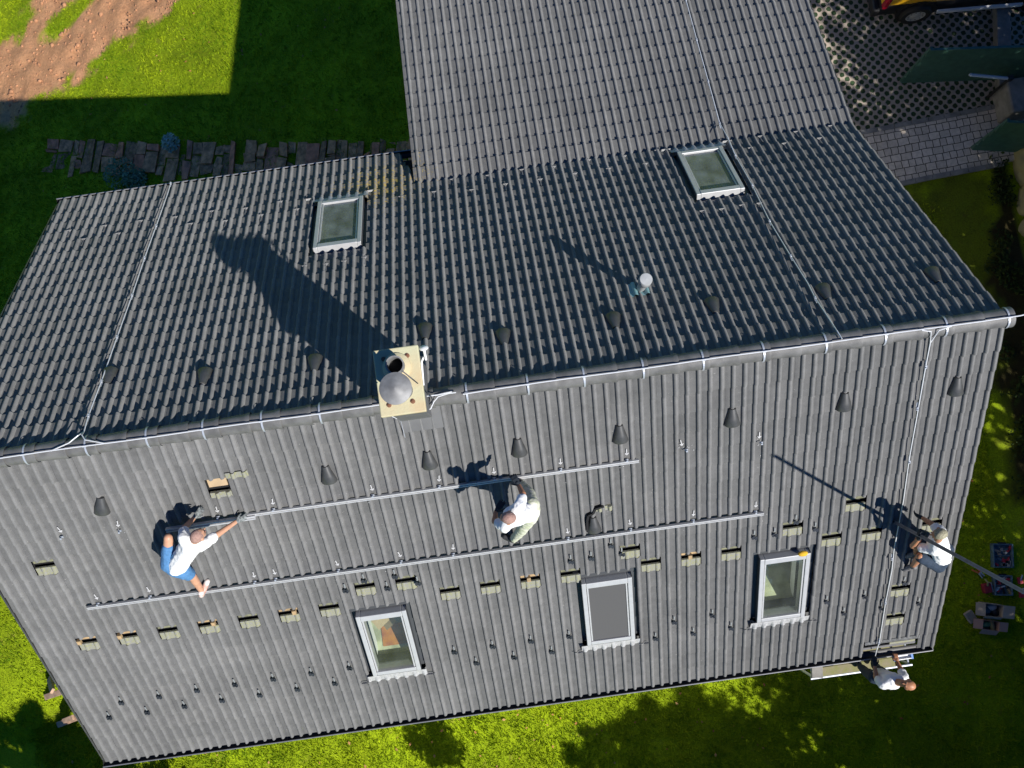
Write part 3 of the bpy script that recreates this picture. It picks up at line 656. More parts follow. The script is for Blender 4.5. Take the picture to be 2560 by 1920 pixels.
b = MB(); b.box(-2.72, (y0+y1)/2+.42, zf+.14, .62, .34, .26); tag(bevel(obj('bedding', b, M['linen']), .06, 3), 'grey crumpled bedding behind the right south roof window', 'bedding')
b = MB(); b.box(-2.72, (y0+y1)/2+.14, zf+.16, .62, .06, .03); b.box(-2.72, (y0+y1)/2+.02, zf+.16, .62, .04, .03)
for i in range(22): b.box(-3.01+.028*i, (y0+y1)/2+.08, zf+.15, .014, .09, .02)
tag(obj('radiator', b, M['reveal']), 'white radiator grille below the right south roof window', 'radiator')
R, zf, y0, y1 = room(*WIN_N[0], FN, -1)
b = MB(); b.box(-8.72, (y0+y1)/2+.12, zf+.12, .62, .3, .2); tag(bevel(obj('cushion', b, M['green_item']), .05, 3), 'green cushion behind the left north roof window', 'cushion')
b = MB(); b.box(-8.78, (y0+y1)/2+.38, zf+.3, .5, .09, .03); tag(obj('board', b, M['yellow_item']), 'yellow board behind the left north roof window', 'board')
b = MB()
for i in range(4): b.box(-8.6, (y0+y1)/2-.12-.1*i, zf+.1, .6, .07, .03)
tag(obj('slatted_rack', b, M['slat']), 'slatted rack behind the left north roof window', 'rack')
R, zf, y0, y1 = room(*WIN_N[1], FN, -1)
def leaf_cloud(n, c, r, size, flat=.6):
    mb = MB()
    for _ in range(n):
        while True:
            p = Vector((random.uniform(-1, 1), random.uniform(-1, 1), random.uniform(-1, 1)))
            if p.length < 1: break
        p = Vector((p.x*r[0], p.y*r[1], p.z*r[2]))+Vector(c); a = Vector((random.gauss(0, 1), random.gauss(0, 1), random.gauss(0, flat))).normalized(); b_ = a.orthogonal().normalized(); b_.rotate(Matrix.Rotation(random.random()*6, 3, a)); s = size*random.uniform(.6, 1.3)
        mb.add([p-a*s, p+b_*s*.45, p+a*s, p-b_*s*.45], [(0, 1, 2, 3)])
    return mb
PT = thing('potted_plant', 'yellow green houseplant behind the right north roof window', 'plant', (-2.75, (y0+y1)/2, zf))
obj('leaves', leaf_cloud(160, (-2.8, (y0+y1)/2-.05, zf+.38), (.24, .26, .2), .07), M['litter'], PT); obj('leaves', leaf_cloud(160, (-2.74, (y0+y1)/2, zf+.36), (.26, .28, .2), .07), M['leaf'], PT)
b = MB(); b.lathe([(.0, 0), (.11, 0), (.14, .2), (.12, .2)], 14, Matrix.Translation((-2.77, (y0+y1)/2, zf))); obj('pot', b, M['copper'], PT)

# ------------------------------------------------------------------ chimney
COWL_Z = 1.86; CZ = 1.24                                   # top of the slab
cc = [pz(q[0], q[1], CZ) for q in ((930.6, 877), (1043.6, 861.6), (1066.3, 1028), (952.3, 1043.3))]
cx0, cx1 = (cc[0].x+cc[3].x)/2, (cc[1].x+cc[2].x)/2; cy0, cy1 = (cc[2].y+cc[3].y)/2, (cc[0].y+cc[1].y)/2
ccx, ccy = (cx0+cx1)/2, (cy0+cy1)/2
CH = link('chimney', None, HOUSE, Matrix.Translation((ccx, ccy, -.3)))
b = MB(); b.box(ccx, ccy, (CZ-.09-.7)/2, cx1-cx0-.12, cy1-cy0-.10, CZ-.09+.7); bevel(obj('stack', b, M['brick'], CH), .008)
b = MB(); b.box(ccx, ccy, CZ-.045, cx1-cx0, cy1-cy0, .09); bevel(obj('slab', b, M['cap'], CH), .012)
pp = pz(880+600/5.53, 820+520/5.53, CZ+.12); b = MB()
b.lathe([(.165, 0), (.16, .02), (.10, .05)], 26, Matrix.Translation((pp.x, pp.y, CZ))); obj('collar', b, M['cap'], CH, None, 40)
b = MB(); b.lathe([(.098, 0), (.098, .16), (.106, .165), (.106, .185), (.09, .185), (.088, .005)], 26, Matrix.Translation((pp.x, pp.y, CZ))); obj('flue', b, M['cowl'], CH, None, 40)
b = MB(); b.lathe([(0, .012), (.088, .012)], 20, Matrix.Translation((pp.x, pp.y, CZ))); obj('flue_disc', b, M['black'], CH)  # black disc closing the flue just above the slab
dp = pz(988.5, 971, COWL_Z); rc = .176
# the second flue carries the conical rain cowl
b = MB(); b.lathe([(.10, CZ), (.10, dp.z-.22), (.11, dp.z-.21), (.11, dp.z-.19), (.095, dp.z-.19), (.09, CZ+.3)], 24, Matrix.Translation((dp.x+.02, dp.y+.04, 0))); obj('flue', b, M['cowl'], CH, None, 40)
b = MB(); b.lathe([(0, .065), (.004, .065), (rc*.5, .035), (rc, -.002), (rc, -.012), (rc*.5, .02), (0, .04)], 36, Matrix.Translation(dp)); obj('cowl', b, M['cowl'], CH, None, 50)
b = MB()
for k in range(3):
    t = 2*PI*k/3+.4; b.tube([dp+Vector((.105*math.cos(t), .105*math.sin(t), -.22)), dp+Vector((.115*math.cos(t), .115*math.sin(t), .01))], .008, 6)
obj('cowl_strut', b, M['cowl'], CH)
for q in ((437, 432), (765, 383), (843, 1015), (515, 1068)):
    p = pz(880+q[0]/5.53, 820+q[1]/5.53, CZ); b = MB(); b.lathe([(.027, 0), (.027, .012), (.012, .014), (.012, .024), (0, .024)], 14, Matrix.Translation(p)); obj('slab_bolt', b, M['copper'], CH)
b = MB(); b.hexa([FS(cx0-.0, .10, .015), FS(cx1+.06, .10, .015), FS(cx1+.06, .45, .030), FS(cx0+.06, .45, .030)], [FS(cx0-.0, .10, .047), FS(cx1+.06, .10, .047), FS(cx1+.06, .45, .060), FS(cx0+.06, .45, .060)]); obj('flashing', b, M['brick'], CH)
b = MB(); b.tube([FS(cx0+.05, .12, .05), FS(cx0+.065, .52, .07)], .006, 6); obj('flashing_edge', b, M['zinc'], CH)
# small dish with stand beside the chimney
p = pz(880+995/5.53, 820+300/5.53, CZ-.1)
AN = thing('small_antenna', 'small white mushroom shaped antenna on a bracket at the chimney corner', 'antenna', p)
b = MB(); b.lathe([(0, .04), (.042, .036), (.056, .022), (.044, .01), (.016, .006), (.014, -.14), (0, -.14)], 20, Matrix.Translation(p) @ Matrix.Rotation(R_(-48), 4, 'X')); obj('antenna_head', b, M['white'], AN, None, 40)
b = MB(); q = pz(880+960/5.53, 820+470/5.53, CZ-.2); b.tube([p+Vector((0, -.03, -.1)), q], .012, 8); b.tube([q, pz(880+985/5.53, 820+790/5.53, CZ-.35)], .014, 8); obj('mast', b, M['white'], AN)

# ------------------------------------------------------------------ vent pipe on the north slope
VX, VS = -4.37, 1.60; V0 = FN(VX, VS, 0)
VP = thing('vent_pipe', 'short pale grey capped vent pipe standing alone on the north roof slope', 'vent pipe', V0)
tp = Vector((-4.32, 1.14, -.47))
base = FN(VX, VS, .03); b = MB(); b.tube([base-Vector((0, 0, .1)), Vector((base.x, base.y, tp.z))], .058, 18); obj('pipe', b, M['pale'], VP, None, 40)
b = MB(); b.lathe([(.084, -.17), (.09, -.16), (.09, -.02), (.08, -.004), (0, .004)], 22, Matrix.Translation((base.x, base.y, tp.z+.03))); obj('vent_cap', b, M['pale'], VP, None, 40)
b = MB(); n = len(TP); rr = [[FN(VX-.2+u*1.1, s, max(v, 0)*.9+.036) for u, v in TP] for s in (VS-.17, VS+.13)]
b.add([v for q in rr for v in q], [(j, n+j, n+j+1, j+1) for j in range(n-1)]); obj('base_tile', b, M['blue_leaf'] and mat('teal_plastic_base', (.20, .36, .38), .5), VP, None, 40)

# ------------------------------------------------------------------ lightning conductor
LC = thing('lightning_conductor', 'thin bright metal lightning conductor wire along the ridge and down both roof slopes', 'wire', (-7, 0, .1))
RW = .128
def rid(px, py): # point on the ridge wire line above
    d = ray(px, py); t = (-.01-CP.y)/d.y; p = CP+d*t; return Vector((p.x, -.01, RW))
def wire(pts, r=.008, name='wire', m='wire'): b = MB(); b.tube(pts, r, 6); return obj(name, b, M[m], LC)
xr = [XW-.1]+[x for x in np.arange(-13.6, 0.3, .4) if not -8.0 < x < -6.9]+[.12]
left = [Vector((x, -.02+.004*math.sin(x*3), RW+.002*math.sin(x*5))) for x in np.arange(XW-.1, -7.95, .35)]+[Vector((-7.9, -.02, .14))]
right = [Vector((-6.95, -.03, .13))]+[Vector((x, -.02+.004*math.sin(x*3), RW+.002*math.sin(x*5))) for x in np.arange(-6.7, .1, .35)]+[Vector((.10, -.02, .13)), Vector((.7, .05, .16)), Vector((1.5, .1, .2))]
wire(left); wire(right)
def sag(P, k=4):
    return [P[0]]+[P[i].lerp(P[i+1], t/k) for i in range(len(P)-1) for t in range(1, k+1)]
sr = crop(1860, 500, 3.073, [(1430, 1100), (1395, 1280), (1330, 1650)])+crop(1960, 1140, 2.765, [(865, 20), (825, 310), (760, 650), (745, 790), (700, 1020), (660, 1280), (640, 1345)])
SW = [ps(*q, .075) for q in sr]+[pz(1960+630/2.765, 1140+1385/2.765, GC.z+.02)]
wire([Vector((SW[0].x-.16, -.03, RW)), Vector((SW[0].x-.04, -.06, .11)), SW[0]]); wire([Vector((SW[0].x+.22, -.03, RW)), Vector((SW[0].x+.06, -.06, .11)), SW[0]]); wire(SW)
nr = crop(900, 0, 2.0736, [(1690, 0), (1745, 205), (1805, 420), (1865, 640)])
ext_n = Vector((0, SB, CB))
NRW = [pplane(q[0], q[1], ext_n, .085+Vector((0, KY, KZ)).dot(ext_n)) for q in [(1711, -60)]+nr]
nr2 = crop(900, 0, 2.0736, [(1945, 805), (2033, 960)])+crop(1860, 500, 3.073, [(195, 160), (358, 430), (490, 640), (545, 750)])
NRW2 = [pn(*q, .085) for q in nr2]; pe = rid(2104, 850)
_k = 0.5*(NRW[-1]+NRW2[0]); _k.z += .05; wire(NRW+[_k]+NRW2+[Vector((pe.x-.02, .12, .06)), Vector((pe.x, 0, RW))])
nl = crop(0, 0, 2.0736, [(885, 950), (870, 1000), (810, 1170), (750, 1335), (685, 1530)])+crop(0, 780, 3.073, [(900, 190), (780, 530), (680, 795), (645, 920)])
NLW = [pn(*q, .085) for q in nl]; e_ = NLW[-1]
wire(NLW); wire([e_, Vector((e_.x-.02, .13, .08)), Vector((e_.x-.12, .05, .12)), Vector((e_.x-.35, -.02, RW))]); wire([e_, Vector((e_.x+.03, .13, .08)), Vector((e_.x+.08, .06, .12)), Vector((e_.x+.33, -.02, RW))])
# loops round the chimney
ch = [pz(880+x/5.53, 820+y/5.53, z) for x, y, z in ((545, 1215, .1), (620, 1250, .06), (760, 1245, .05), (1000, 1190, .08), (1090, 1110, .10), (1130, 1020, .12), (1190, 950, .14), (1330, 905, .14), (1438, 890, .135))]
wire(ch); wire([pz(880+x/5.53, 820+y/5.53, z) for x, y, z in ((1000, 945, .3), (1060, 940, .2), (1180, 925, .15), (1380, 880, .14))])
wire([pz(880+x/5.53, 820+y/5.53, z) for x, y, z in ((690, 590, CZ+.18), (830, 700, CZ+.1), (985, 830, CZ-.1), (1090, 940, .3), (1115, 1000, .16), (1105, 1060, .13))], .007, 'cable', 'dark_steel')
def clampm():
    b = MB(); b.box(0, 0, .0, .028, .05, .024); b.box(0, .045, -.018, .022, .09, .004); b.tube([(0, 0, .01), (0, 0, .028)], .008, 6); return b.mesh('clamp', M['steel'])
CLM = clampm()
for q in crop(1860, 500, 3.073, [(1395, 1280), (1330, 1600)])+crop(1960, 1140, 2.765, [(865, 38), (745, 710), (700, 1015), (655, 1290)]):
    p = ps(*q, .07); x, s = p.x, -p.y*CA-p.z*SA; link('clamp', CLM, LC, fmat(FS, x, s, .075))
for p in NRW2[:3]+[NRW2[3], NRW2[5]]+[NLW[i] for i in (0, 2, 3, 4, 5, 6, 7)]:
    link('clamp', CLM, LC, fmat(FN, p.x, p.y*CA-p.z*SA, .085))
for p in NRW[1:]: link('clamp', CLM, LC, fmat(FE, p.x, (p.y-KY)*CB-(p.z-KZ)*SB, .085))
def strap():
    b = MB(); n = 14
    for k in range(n):
        t0, t1 = R_(-95+190*k/n), R_(-95+190*(k+1)/n); r = .137
        b.add([(x, r*math.sin(t), -.035+r*math.cos(t)) for t in (t0, t1) for x in (-.012, .012)], [(0, 1, 3, 2)])
    b.box(0, -.02, .112, .05, .024, .02); return b.mesh('ridge_strap', M['steel'])
STM = strap()
for q in (35, 172, 307, 432, 561, 688, 1008, 1140, 1261, 1388, 1516, 1645, 1777, 1902, 2031, 2161):
    p = rid(q*D, (985-.136*q)*D); link('ridge_strap', STM, LC, Matrix.Translation((p.x, 0, 0)))

# ------------------------------------------------------------------ mounting rails and roof fasteners
def rail(a, b, w_=.045, h=.04):
    a, b = Vector(a), Vector(b); d = (b-a).normalized(); s = NS; c = d.cross(s).normalized(); mb = MB()
    pr = [(-w_/2, 0), (w_/2, 0), (w_/2, h), (w_*.18, h), (w_*.18, h-.012), (-w_*.18, h-.012), (-w_*.18, h), (-w_/2, h)]
    V = [p+c*u+s*v for p in (a, b) for u, v in pr]; n = len(pr)
    mb.add(V, [(k, (k+1) % n, n+(k+1) % n, n+k) for k in range(n)]+[tuple(range(n))[::-1], tuple(range(n, 2*n))]); return mb
x0, s0_ = xs_s(640, 1282.5, .08); x1, s1_ = xs_s(1597, 1147.4, .08); s0_ = s1_ = 1.46
R1 = thing('mounting_rail', 'long aluminium rail running level past the middle worker, the upper one nearer the ridge', 'rail', FS((x0+x1)/2, 1.46, .05), 'aluminium mounting rails on the south roof')
obj('rail', rail(FS(x0-.12, 1.445, .055), FS(x1, 1.445, .055)), M['alu'], R1)
xa, sa_ = xs_s(412, 1315, .1); R3 = thing('mounting_rail', 'short aluminium rail length held by the crouching worker on the left', 'rail', FS(xa, sa_, .06), 'aluminium mounting rails on the south roof')
obj('rail', rail(FS(xa, 1.475, .09), FS(x0-.02, 1.475, .07), .06, .045), M['alu'], R3)
xb, sb_ = xs_s(220, 1524, .08); xc, sc_ = xs_s(1909.5, 1280.5, .08)
R2 = thing('mounting_rail', 'longest aluminium rail on the south roof, just above the row of open tile gaps', 'rail', FS((xb+xc)/2, 2.72, .05), 'aluminium mounting rails on the south roof')
obj('rail', rail(FS(xb, 2.745, .055), FS(xc, 2.745, .055)), M['alu'], R2)
def arrow():
    b = MB(); b.box(0, .055, 0, .011, .10, .003); b.add([(-.028, .035, .0015), (-.018, .042, .0015), (0, .012, .0015), (0, -.004, .0015)], [(0, 3, 2, 1)]); b.add([(.028, .035, .0015), (.018, .042, .0015), (0, .012, .0015), (0, -.004, .0015)], [(0, 1, 2, 3)]); return b.mesh('chalk_arrow', M['chalk'])
AM = arrow()
def bolt():
    b = MB(); b.box(0, 0, .012, .045, .022, .012); b.tube([(0, 0, .0), (0, 0, .05)], .009, 8); b.tube([(0, 0, .045), (0, 0, .055)], .015, 6); return b.mesh('roof_anchor', M['steel'])
BM = bolt(); spots = []
for px in (545, 684, 935, 1107, 1237, 1397, 1555): spots.append((px, 1282.5+(px-640)*-.1412+4, True, R1))
for px in (243, 382, 640, 686, 833, 988, 1141, 1415, 1565, 1718, 1897): spots.append((px, 1524+(px-220)*-.1441-3, True, R2))
for px, py in ((155, 1340), (300, 1325), (1715, 1122), (1902, 1104)): spots.append((px, py, True, None))
for px, py, ar, rl in spots:
    x, s = xs_s(px, py, .04); x = x if rl is None else -.005-.15*round((-.005-x)/.15)+.02
    if rl: s = 1.415 if rl is R1 else 2.70
    o = link('roof_anchor', BM, rl or HOUSE, fmat(FS, x, s, .045))
    xa_ = -.125-.15*round((-.125-x)/.15); link('chalk_arrow', AM, HOUSE, fmat(FS, xa_, s-.055, .034) @ Matrix.Rotation(random.uniform(-.25, .25), 4, 'Z'))
# drilling dust: irregular pale patches lying on the tiles near the anchors (loose powder)
b = MB()
for px, py, ar, rl in spots:
    x, s = xs_s(px, py, .04)
    for _ in range(9):
        r = random.uniform(.002, .006); xx, ss = x+random.gauss(0, .06), s+abs(random.gauss(0, .10))-.05
        u = ((-xx-.05)/.15+.5) % 1.0-.5; hh = .036*max(0, 1-(u*.15/.036)**2)**.62+.02 if abs(u*.15) < .036 else .018
        k = int(max(0, min(len(CS)-2, np.searchsorted(CS, ss)-1))); hh += .029*min(1, max(0, (ss-CS[k])/(CS[k+1]-CS[k])))-.012
        n = 6; b.add([FS(xx+r*math.cos(t)*random.uniform(.6, 1.2), ss+r*1.5*math.sin(t)*random.uniform(.6, 1.2), hh) for t in (2*PI*k/n for k in range(n))], [tuple(range(n))])
tag(obj('drilling_dust', b, M['chalk']), 'specks of pale drilling dust on the south roof tiles', 'dust', None, 'stuff')

# ------------------------------------------------------------------ people
def person_mesh(name, prims, m, parent, voxel=.011, smooth=6, disp=0):
    b = MB()
    for p in prims:
        if p[0] == 'c': b.caps(*p[1:])
        else: b.blob(*p[1:])
    o = obj(name, b, m, parent)
    r = o.modifiers.new('remesh', 'REMESH'); r.mode = 'VOXEL'; r.voxel_size = voxel; r.use_smooth_shade = True
    s = o.modifiers.new('smooth', 'SMOOTH'); s.iterations = smooth; s.factor = .5
    if disp:
        t = bpy.data.textures.new(name+'_folds', 'CLOUDS'); t.noise_scale = .075; t.noise_depth = 2
        d = o.modifiers.new('folds', 'DISPLACE'); d.texture = t; d.strength = disp; d.mid_level = .5; d.texture_coords = 'LOCAL'
    return o
def basis(up, fw):
    up = up.normalized(); fw = (fw-up*fw.dot(up)).normalized(); rt = fw.cross(up); return rt, fw, up
def hand_prims(wr, tip, nrm, thumb, curl=.5, s=1.0):
    """palm plus five separate bent fingers; nrm = back of the hand, thumb = side the thumb leaves on"""
    d = (tip-wr).normalized(); nrm = (nrm-d*nrm.dot(d)).normalized(); t = d.cross(nrm)*(1 if thumb > 0 else -1)
    P = [('c', wr, .026*s, wr+d*.03*s, .030*s)]
    for k, off in enumerate((-.028, -.010, .010, .028)): P.append(('c', wr+d*.03*s+t*off*.6*s, .016*s, wr+d*.088*s+t*off*s, .014*s))
    for k, (off, L) in enumerate(((.030, .072), (.0105, .082), (-.0105, .076), (-.030, .060))):
        a = wr+d*.09*s+t*off*s; q = (d+t*off*3.2).normalized(); m1 = a+q*L*.45*s-nrm*.012*curl*s; m2 = m1+(q-nrm*1.1*curl).normalized()*L*.32*s; m3 = m2+(q-nrm*2.4*curl).normalized()*L*.26*s
        P += [('c', a, .0105*s, m1, .0098*s), ('c', m1, .0098*s, m2, .009*s), ('c', m2, .009*s, m3, .0078*s)]
    a = wr+d*.028*s+t*.026*s; m1 = a+(d*.7+t*.8-nrm*.2).normalized()*.042*s; m2 = m1+(d*.95+t*.25-nrm*.3).normalized()*.034*s
    P += [('c', a, .014*s, m1, .0118*s), ('c', m1, .0118*s, m2, .0095*s)]
    return P
def make_person(label, J, loc, fw_head, up_head, hair, legs, gloves, shoe, skin, sleeve=.72, back=None, hairdo=1.0):
    P = thing('person', label, 'person', loc); sk = M[skin]
    V = lambda k: J[k]
    H = V('head'); rt, fw, up = basis(up_head, fw_head); A = Matrix((rt, fw, up)).transposed()
    sp = (V('hipL')+V('hipR'))/2; ch_ = (V('shL')+V('shR'))/2; sd = (V('shL')-V('shR')).normalized(); bk = back if back else Vector((0, 0, 1))
    body = [('b', H+up*.012-fw*.004, (.076, .096, .100), A), ('c', H-up*.045+fw*.030, .052, H-up*.075+fw*.048, .036), ('c', H+fw*.094-up*.0, .010, H+fw*.113-up*.030, .014), ('b', H+fw*.082+up*.022, (.05, .016, .010), A)]
    for s_ in (-1, 1): body.append(('b', H+rt*.080*s_-fw*.008-up*.008, (.012, .022, .034), A))
    nk = ch_+(H-ch_).normalized()*.06
    body += [('c', nk, .060, H-up*.04-fw*.02, .055)]
    mid = sp.lerp(ch_, .5)
    body += [('c', sp, .112, mid, .108), ('c', mid, .108, ch_-(ch_-sp)*.12, .112)]
    for s_ in 'LR':
        sh, e, wr_ = V('sh'+s_), V('el'+s_), V('wr'+s_); body += [('c', ch_, .08, sh, .055), ('c', sh, .050, e, .043), ('c', e, .043, wr_, .029)]
        hp, kn, an, to = V('hip'+s_), V('kn'+s_), V('an'+s_), V('toe'+s_); body += [('c', sp, .11, hp, .098), ('c', hp, .092, kn, .058), ('c', kn.lerp(an, .28), .058, an, .038), ('c', kn, .058, kn.lerp(an, .3), .058), ('c', an, .038, to, .03)]
        if gloves[s_] is None: body += hand_prims(wr_, V('hand'+s_), J.get('nrm'+s_, Vector((0, 0, 1))), 1 if s_ == 'L' else -1)
    person_mesh('body', body, sk, P, .009, 4)
    # face
    b = MB()
    for s_ in (-1, 1): b.blob(H+fw*.088+rt*.032*s_+up*.004, .011)
    obj('eyes', b, M['eye'], P); b = MB(); b.blob(H+fw*.088-up*.052, (.024, .008, .006), A); obj('mouth', b, M['lips'], P)
    hb = [('b', H+up*.022-fw*.014, (.081*hairdo, .098*hairdo, .098*hairdo), A)]; person_mesh('hair', hb, M[hair], P, .008, 2)
    # shirt
    st = [('c', sp+(ch_-sp)*.06, .138, mid, .136), ('c', mid, .136, ch_-(ch_-sp)*.08, .144), ('c', ch_, .105, ch_+(H-ch_).normalized()*.035, .078)]
    for s_ in 'LR': st += [('c', ch_, .108, V('sh'+s_), .078), ('c', V('sh'+s_), .076, V('sh'+s_).lerp(V('el'+s_), sleeve), .070)]
    person_mesh('shirt', st, M['shirt'], P, .012, 4, .030)
    # legs
    kind, m_, frac = legs; pn_ = [('c', sp, .130, sp.lerp(mid, .25), .130)]
    for s_ in 'LR':
        hp, kn, an = V('hip'+s_), V('kn'+s_), V('an'+s_); pn_ += [('c', sp, .13, hp, .115)]
        if kind == 'shorts': pn_.append(('c', hp, .112, hp.lerp(kn, frac), .092))
        else: pn_ += [('c', hp, .110, kn, .078), ('c', kn, .078, kn.lerp(an, .92), .058)]
    person_mesh(kind, pn_, M[m_], P, .012, 5, .02)
    for s_ in 'LR':
        an, to = V('an'+s_), V('toe'+s_); d = (to-an).normalized(); person_mesh('shoe', [('c', an-d*.05, .042, an+d*.06, .046), ('c', an+d*.06, .046, to, .040), ('c', an+Vector((0, 0, .02)), .046, an+Vector((0, 0, .07)), .045)], M[shoe], P, .010, 3)
        g_ = gloves[s_]
        if g_: person_mesh('glove', hand_prims(V('wr'+s_), V('hand'+s_), J.get('nrm'+s_, Vector((0, 0, 1))), 1 if s_ == 'L' else -1, .6, 1.08), M[g_], P, .0055, 2)
    return P
def joints(ox, oy, sc, d, F=ps):
    return {k: F(ox+v[0]/sc, oy+v[1]/sc, v[2]) for k, v in d.items()}
# left worker: kneeling, one leg stretched down to the rail, both hands on the short rail
J = joints(340, 1220, 5.53, dict(head=(862, 660, .70), shL=(655, 700, .60), shR=(905, 800, .60), elL=(668, 560, .40), wrL=(800, 415, .18), handL=(905, 300, .10), elR=(1130, 640, .42), wrR=(1385, 465, .17), handR=(1520, 400, .11),
    hipL=(455, 1050, .42), hipR=(650, 1145, .40), knL=(445, 690, .40), anL=(520, 980, .10), toeL=(640, 880, .06), knR=(775, 1215, .30), anR=(920, 1440, .10), toeR=(985, 1290, .06)))
J['nrmL'] = NS; J['nrmR'] = NS
make_person('worker in white shirt and blue shorts kneeling with both arms stretched to a rail', J, FS(-10.7, 1.9, 0), ps(1000, 1240, .3)-ps(860, 1240, .5)+Vector((-.25, .35, -.25)), Vector((-.25, -.1, .75))+Vector((.15, .35, 0)), 'hair_red', ('shorts', 'denim', .62), {'L': 'glove_grey', 'R': 'glove_grey'}, 'shoe_white', 'skin', .72)
# middle worker seen from straight above, striding, bent forward
J = joints(1080, 1140, 6.38, dict(head=(1215, 985, 1.20), shL=(1165, 1130, 1.03), shR=(1400, 790, 1.03), elL=(1000, 1040, .86), wrL=(1020, 890, .74), handL=(1080, 800, .70), elR=(1450, 610, .86), wrR=(1385, 470, .68), handR=(1330, 380, .62),
    hipL=(1560, 960, .70), hipR=(1585, 790, .70), knL=(1430, 1180, .42), anL=(1290, 1335, .10), toeL=(1160, 1290, .06), knR=(1545, 590, .42), anR=(1400, 420, .10), toeR=(1330, 400, .06)))
M['reflect'] = mat('yellow_grey_work_trousers', (.42, .46, .30), .8, col2=(.62, .60, .52), noise_scale=22)
J['nrmL'] = Vector((0, 0, 1)); J['nrmR'] = Vector((0, 0, 1))
make_person('worker in white shirt and pale trousers standing bent over between the two long rails', J, FS(-6.5, 2.1, 0), Vector((-.8, .15, -.6)), Vector((-.35, .1, .95)), 'hair_red', ('trousers', 'reflect', 1), {'L': 'glove', 'R': 'glove'}, 'shoe_black', 'skin2', .62)
# pole held by the right worker
a = ps(2236, 1305, .05); sh = ps(1930, 1136, .02)
for t in np.arange(2.5, 9, .02):
    pe = sh+SUND*t; q = RC.transposed() @ (pe-CP)
    if 1280+FP*q.x/-q.z > 2740: break
PO = thing('long_pole', 'long slim grey metal pole slanting up from the roof over the right worker', 'pole', a)
dv = (pe-a).normalized(); b = MB(); c = dv.cross(CP-a).normalized(); u = c.cross(dv)
pr = [(-.024, -.016), (.024, -.016), (.024, .016), (.008, .016), (.008, .008), (-.008, .008), (-.008, .016), (-.024, .016)]; n = len(pr)
b.add([p+c*x+u*y for p in (a, pe) for x, y in pr], [(k, (k+1) % n, n+(k+1) % n, n+k) for k in range(n)]+[tuple(range(n))[::-1], tuple(range(n, 2*n))])
obj('pole_profile', b, M['cowl'], PO)
b = MB(); b.box(0, 0, 0, .056, .04, .04, Matrix.Translation(a)); obj('end_cap', b, M['car_dark'], PO)
GRIP = a.lerp(pe, .165)
# right worker squatting at the verge with the pole
J = joints(2120, 1220, 6.381, dict(head=(1455, 730, .86), shL=(1375, 990, .72), shR=(1480, 700, .70), elL=(1030, 1010, .48), wrL=(1090, 830, .40), handL=(1140, 730, .36), elR=(1330, 570, .50), wrR=(1190, 480, .28), handR=(1060, 420, .16),
    hipL=(1440, 1230, .34), hipR=(1560, 980, .36), knL=(1150, 1090, .42), anL=(1030, 1250, .12), toeL=(905, 1300, .05), knR=(1130, 830, .46), anR=(1080, 1040, .12), toeR=(950, 1090, .05)))
J['nrmL'] = u; J['nrmR'] = NS; J['wrL'] = GRIP-u*.05+c*.05*(1 if c.y < 0 else -1)-dv*.03; J['handL'] = J['wrL']+(GRIP-J['wrL']).normalized()*.17; J['elL'] = J['elL'].lerp(J['wrL'], .25)-NS*.05
make_person('grey haired worker in white shirt squatting at the right roof edge, holding a long pole', J, FS(-.9, 4.2, 0), Vector((-.8, -.05, -.5)), Vector((-.45, -.1, .9)), 'hair_blond', ('shorts', 'navy', .9), {'L': 'glove', 'R': 'glove'}, 'shoe', 'skin2', .55)
# worker on the platform at the eave
PZ = -5.1
def d4(x, y, z): return pz(2020+x/6.9125, 1600+y/6.9125, z)
J = dict(head=d4(1725, 770, -3.62), shL=d4(1290, 770, -3.92), shR=d4(1660, 660, -3.86), elL=d4(1175, 640, -4.10), wrL=d4(1155, 450, -4.14), handL=d4(1150, 300, -4.16), elR=d4(1600, 500, -4.08), wrR=d4(1545, 380, -4.16), handR=d4(1520, 285, -4.2),
    hipL=d4(1150, 640, -4.35), hipR=d4(1290, 600, -4.35), knL=d4(1010, 560, -4.72), anL=d4(900, 450, -5.02), toeL=d4(850, 330, -5.05), knR=d4(1200, 500, -4.72), anR=d4(1130, 400, -5.02), toeR=d4(1130, 300, -5.05))
J['nrmL'] = Vector((0, -.4, 1)); J['nrmR'] = Vector((0, -.4, 1))
make_person('bald worker in white shirt standing on the platform below the eave, hands on the gutter', J, d4(1000, 420, PZ), Vector((-.75, .35, -.1)), Vector((.55, -.3, .75)), 'skin2', ('trousers', 'navy', 1), {'L': 'glove', 'R': None}, 'shoe_black', 'skin2', .6, None, .99)
# ------------------------------------------------------------------ platform at the eave
PF = thing('work_platform', 'narrow mossy plank work platform hanging under the south gutter at the right corner', 'platform', d4(800, 380, PZ))
yo = d4(400, 480, PZ).y
def plank(x0, x1, y0, y1, z): b = MB(); b.box((x0+x1)/2, (y0+y1)/2, z, x1-x0, y1-y0, .035); return b
xL, xR = d4(80, 500, PZ).x, d4(1790, 280, PZ).x
yg = GC.y-.02
ys = [d4(210, 490, PZ).y, d4(550, 480, PZ).y, d4(1000, 440, PZ).y, d4(1600, 330, PZ).y]
print('platform', xL, xR, ys, 'gutter y', GC.y, GC.z)
y_out = sum(ys)/len(ys)-.13
for i in range(3): bevel(obj('plank', plank(xL+.35*i+.02, xR-.3+.1*i, y_out+.02+.155*i, y_out+.17+.155*i, PZ-.03), M['plank'], PF), .004)
b = MB(); b.tube([(xL-.05, y_out, PZ-.05), (xR, y_out, PZ-.05)], .022, 10); b.tube([(xL-.05, y_out+.5, PZ-.05), (xR, y_out+.5, PZ-.05)], .022, 10)
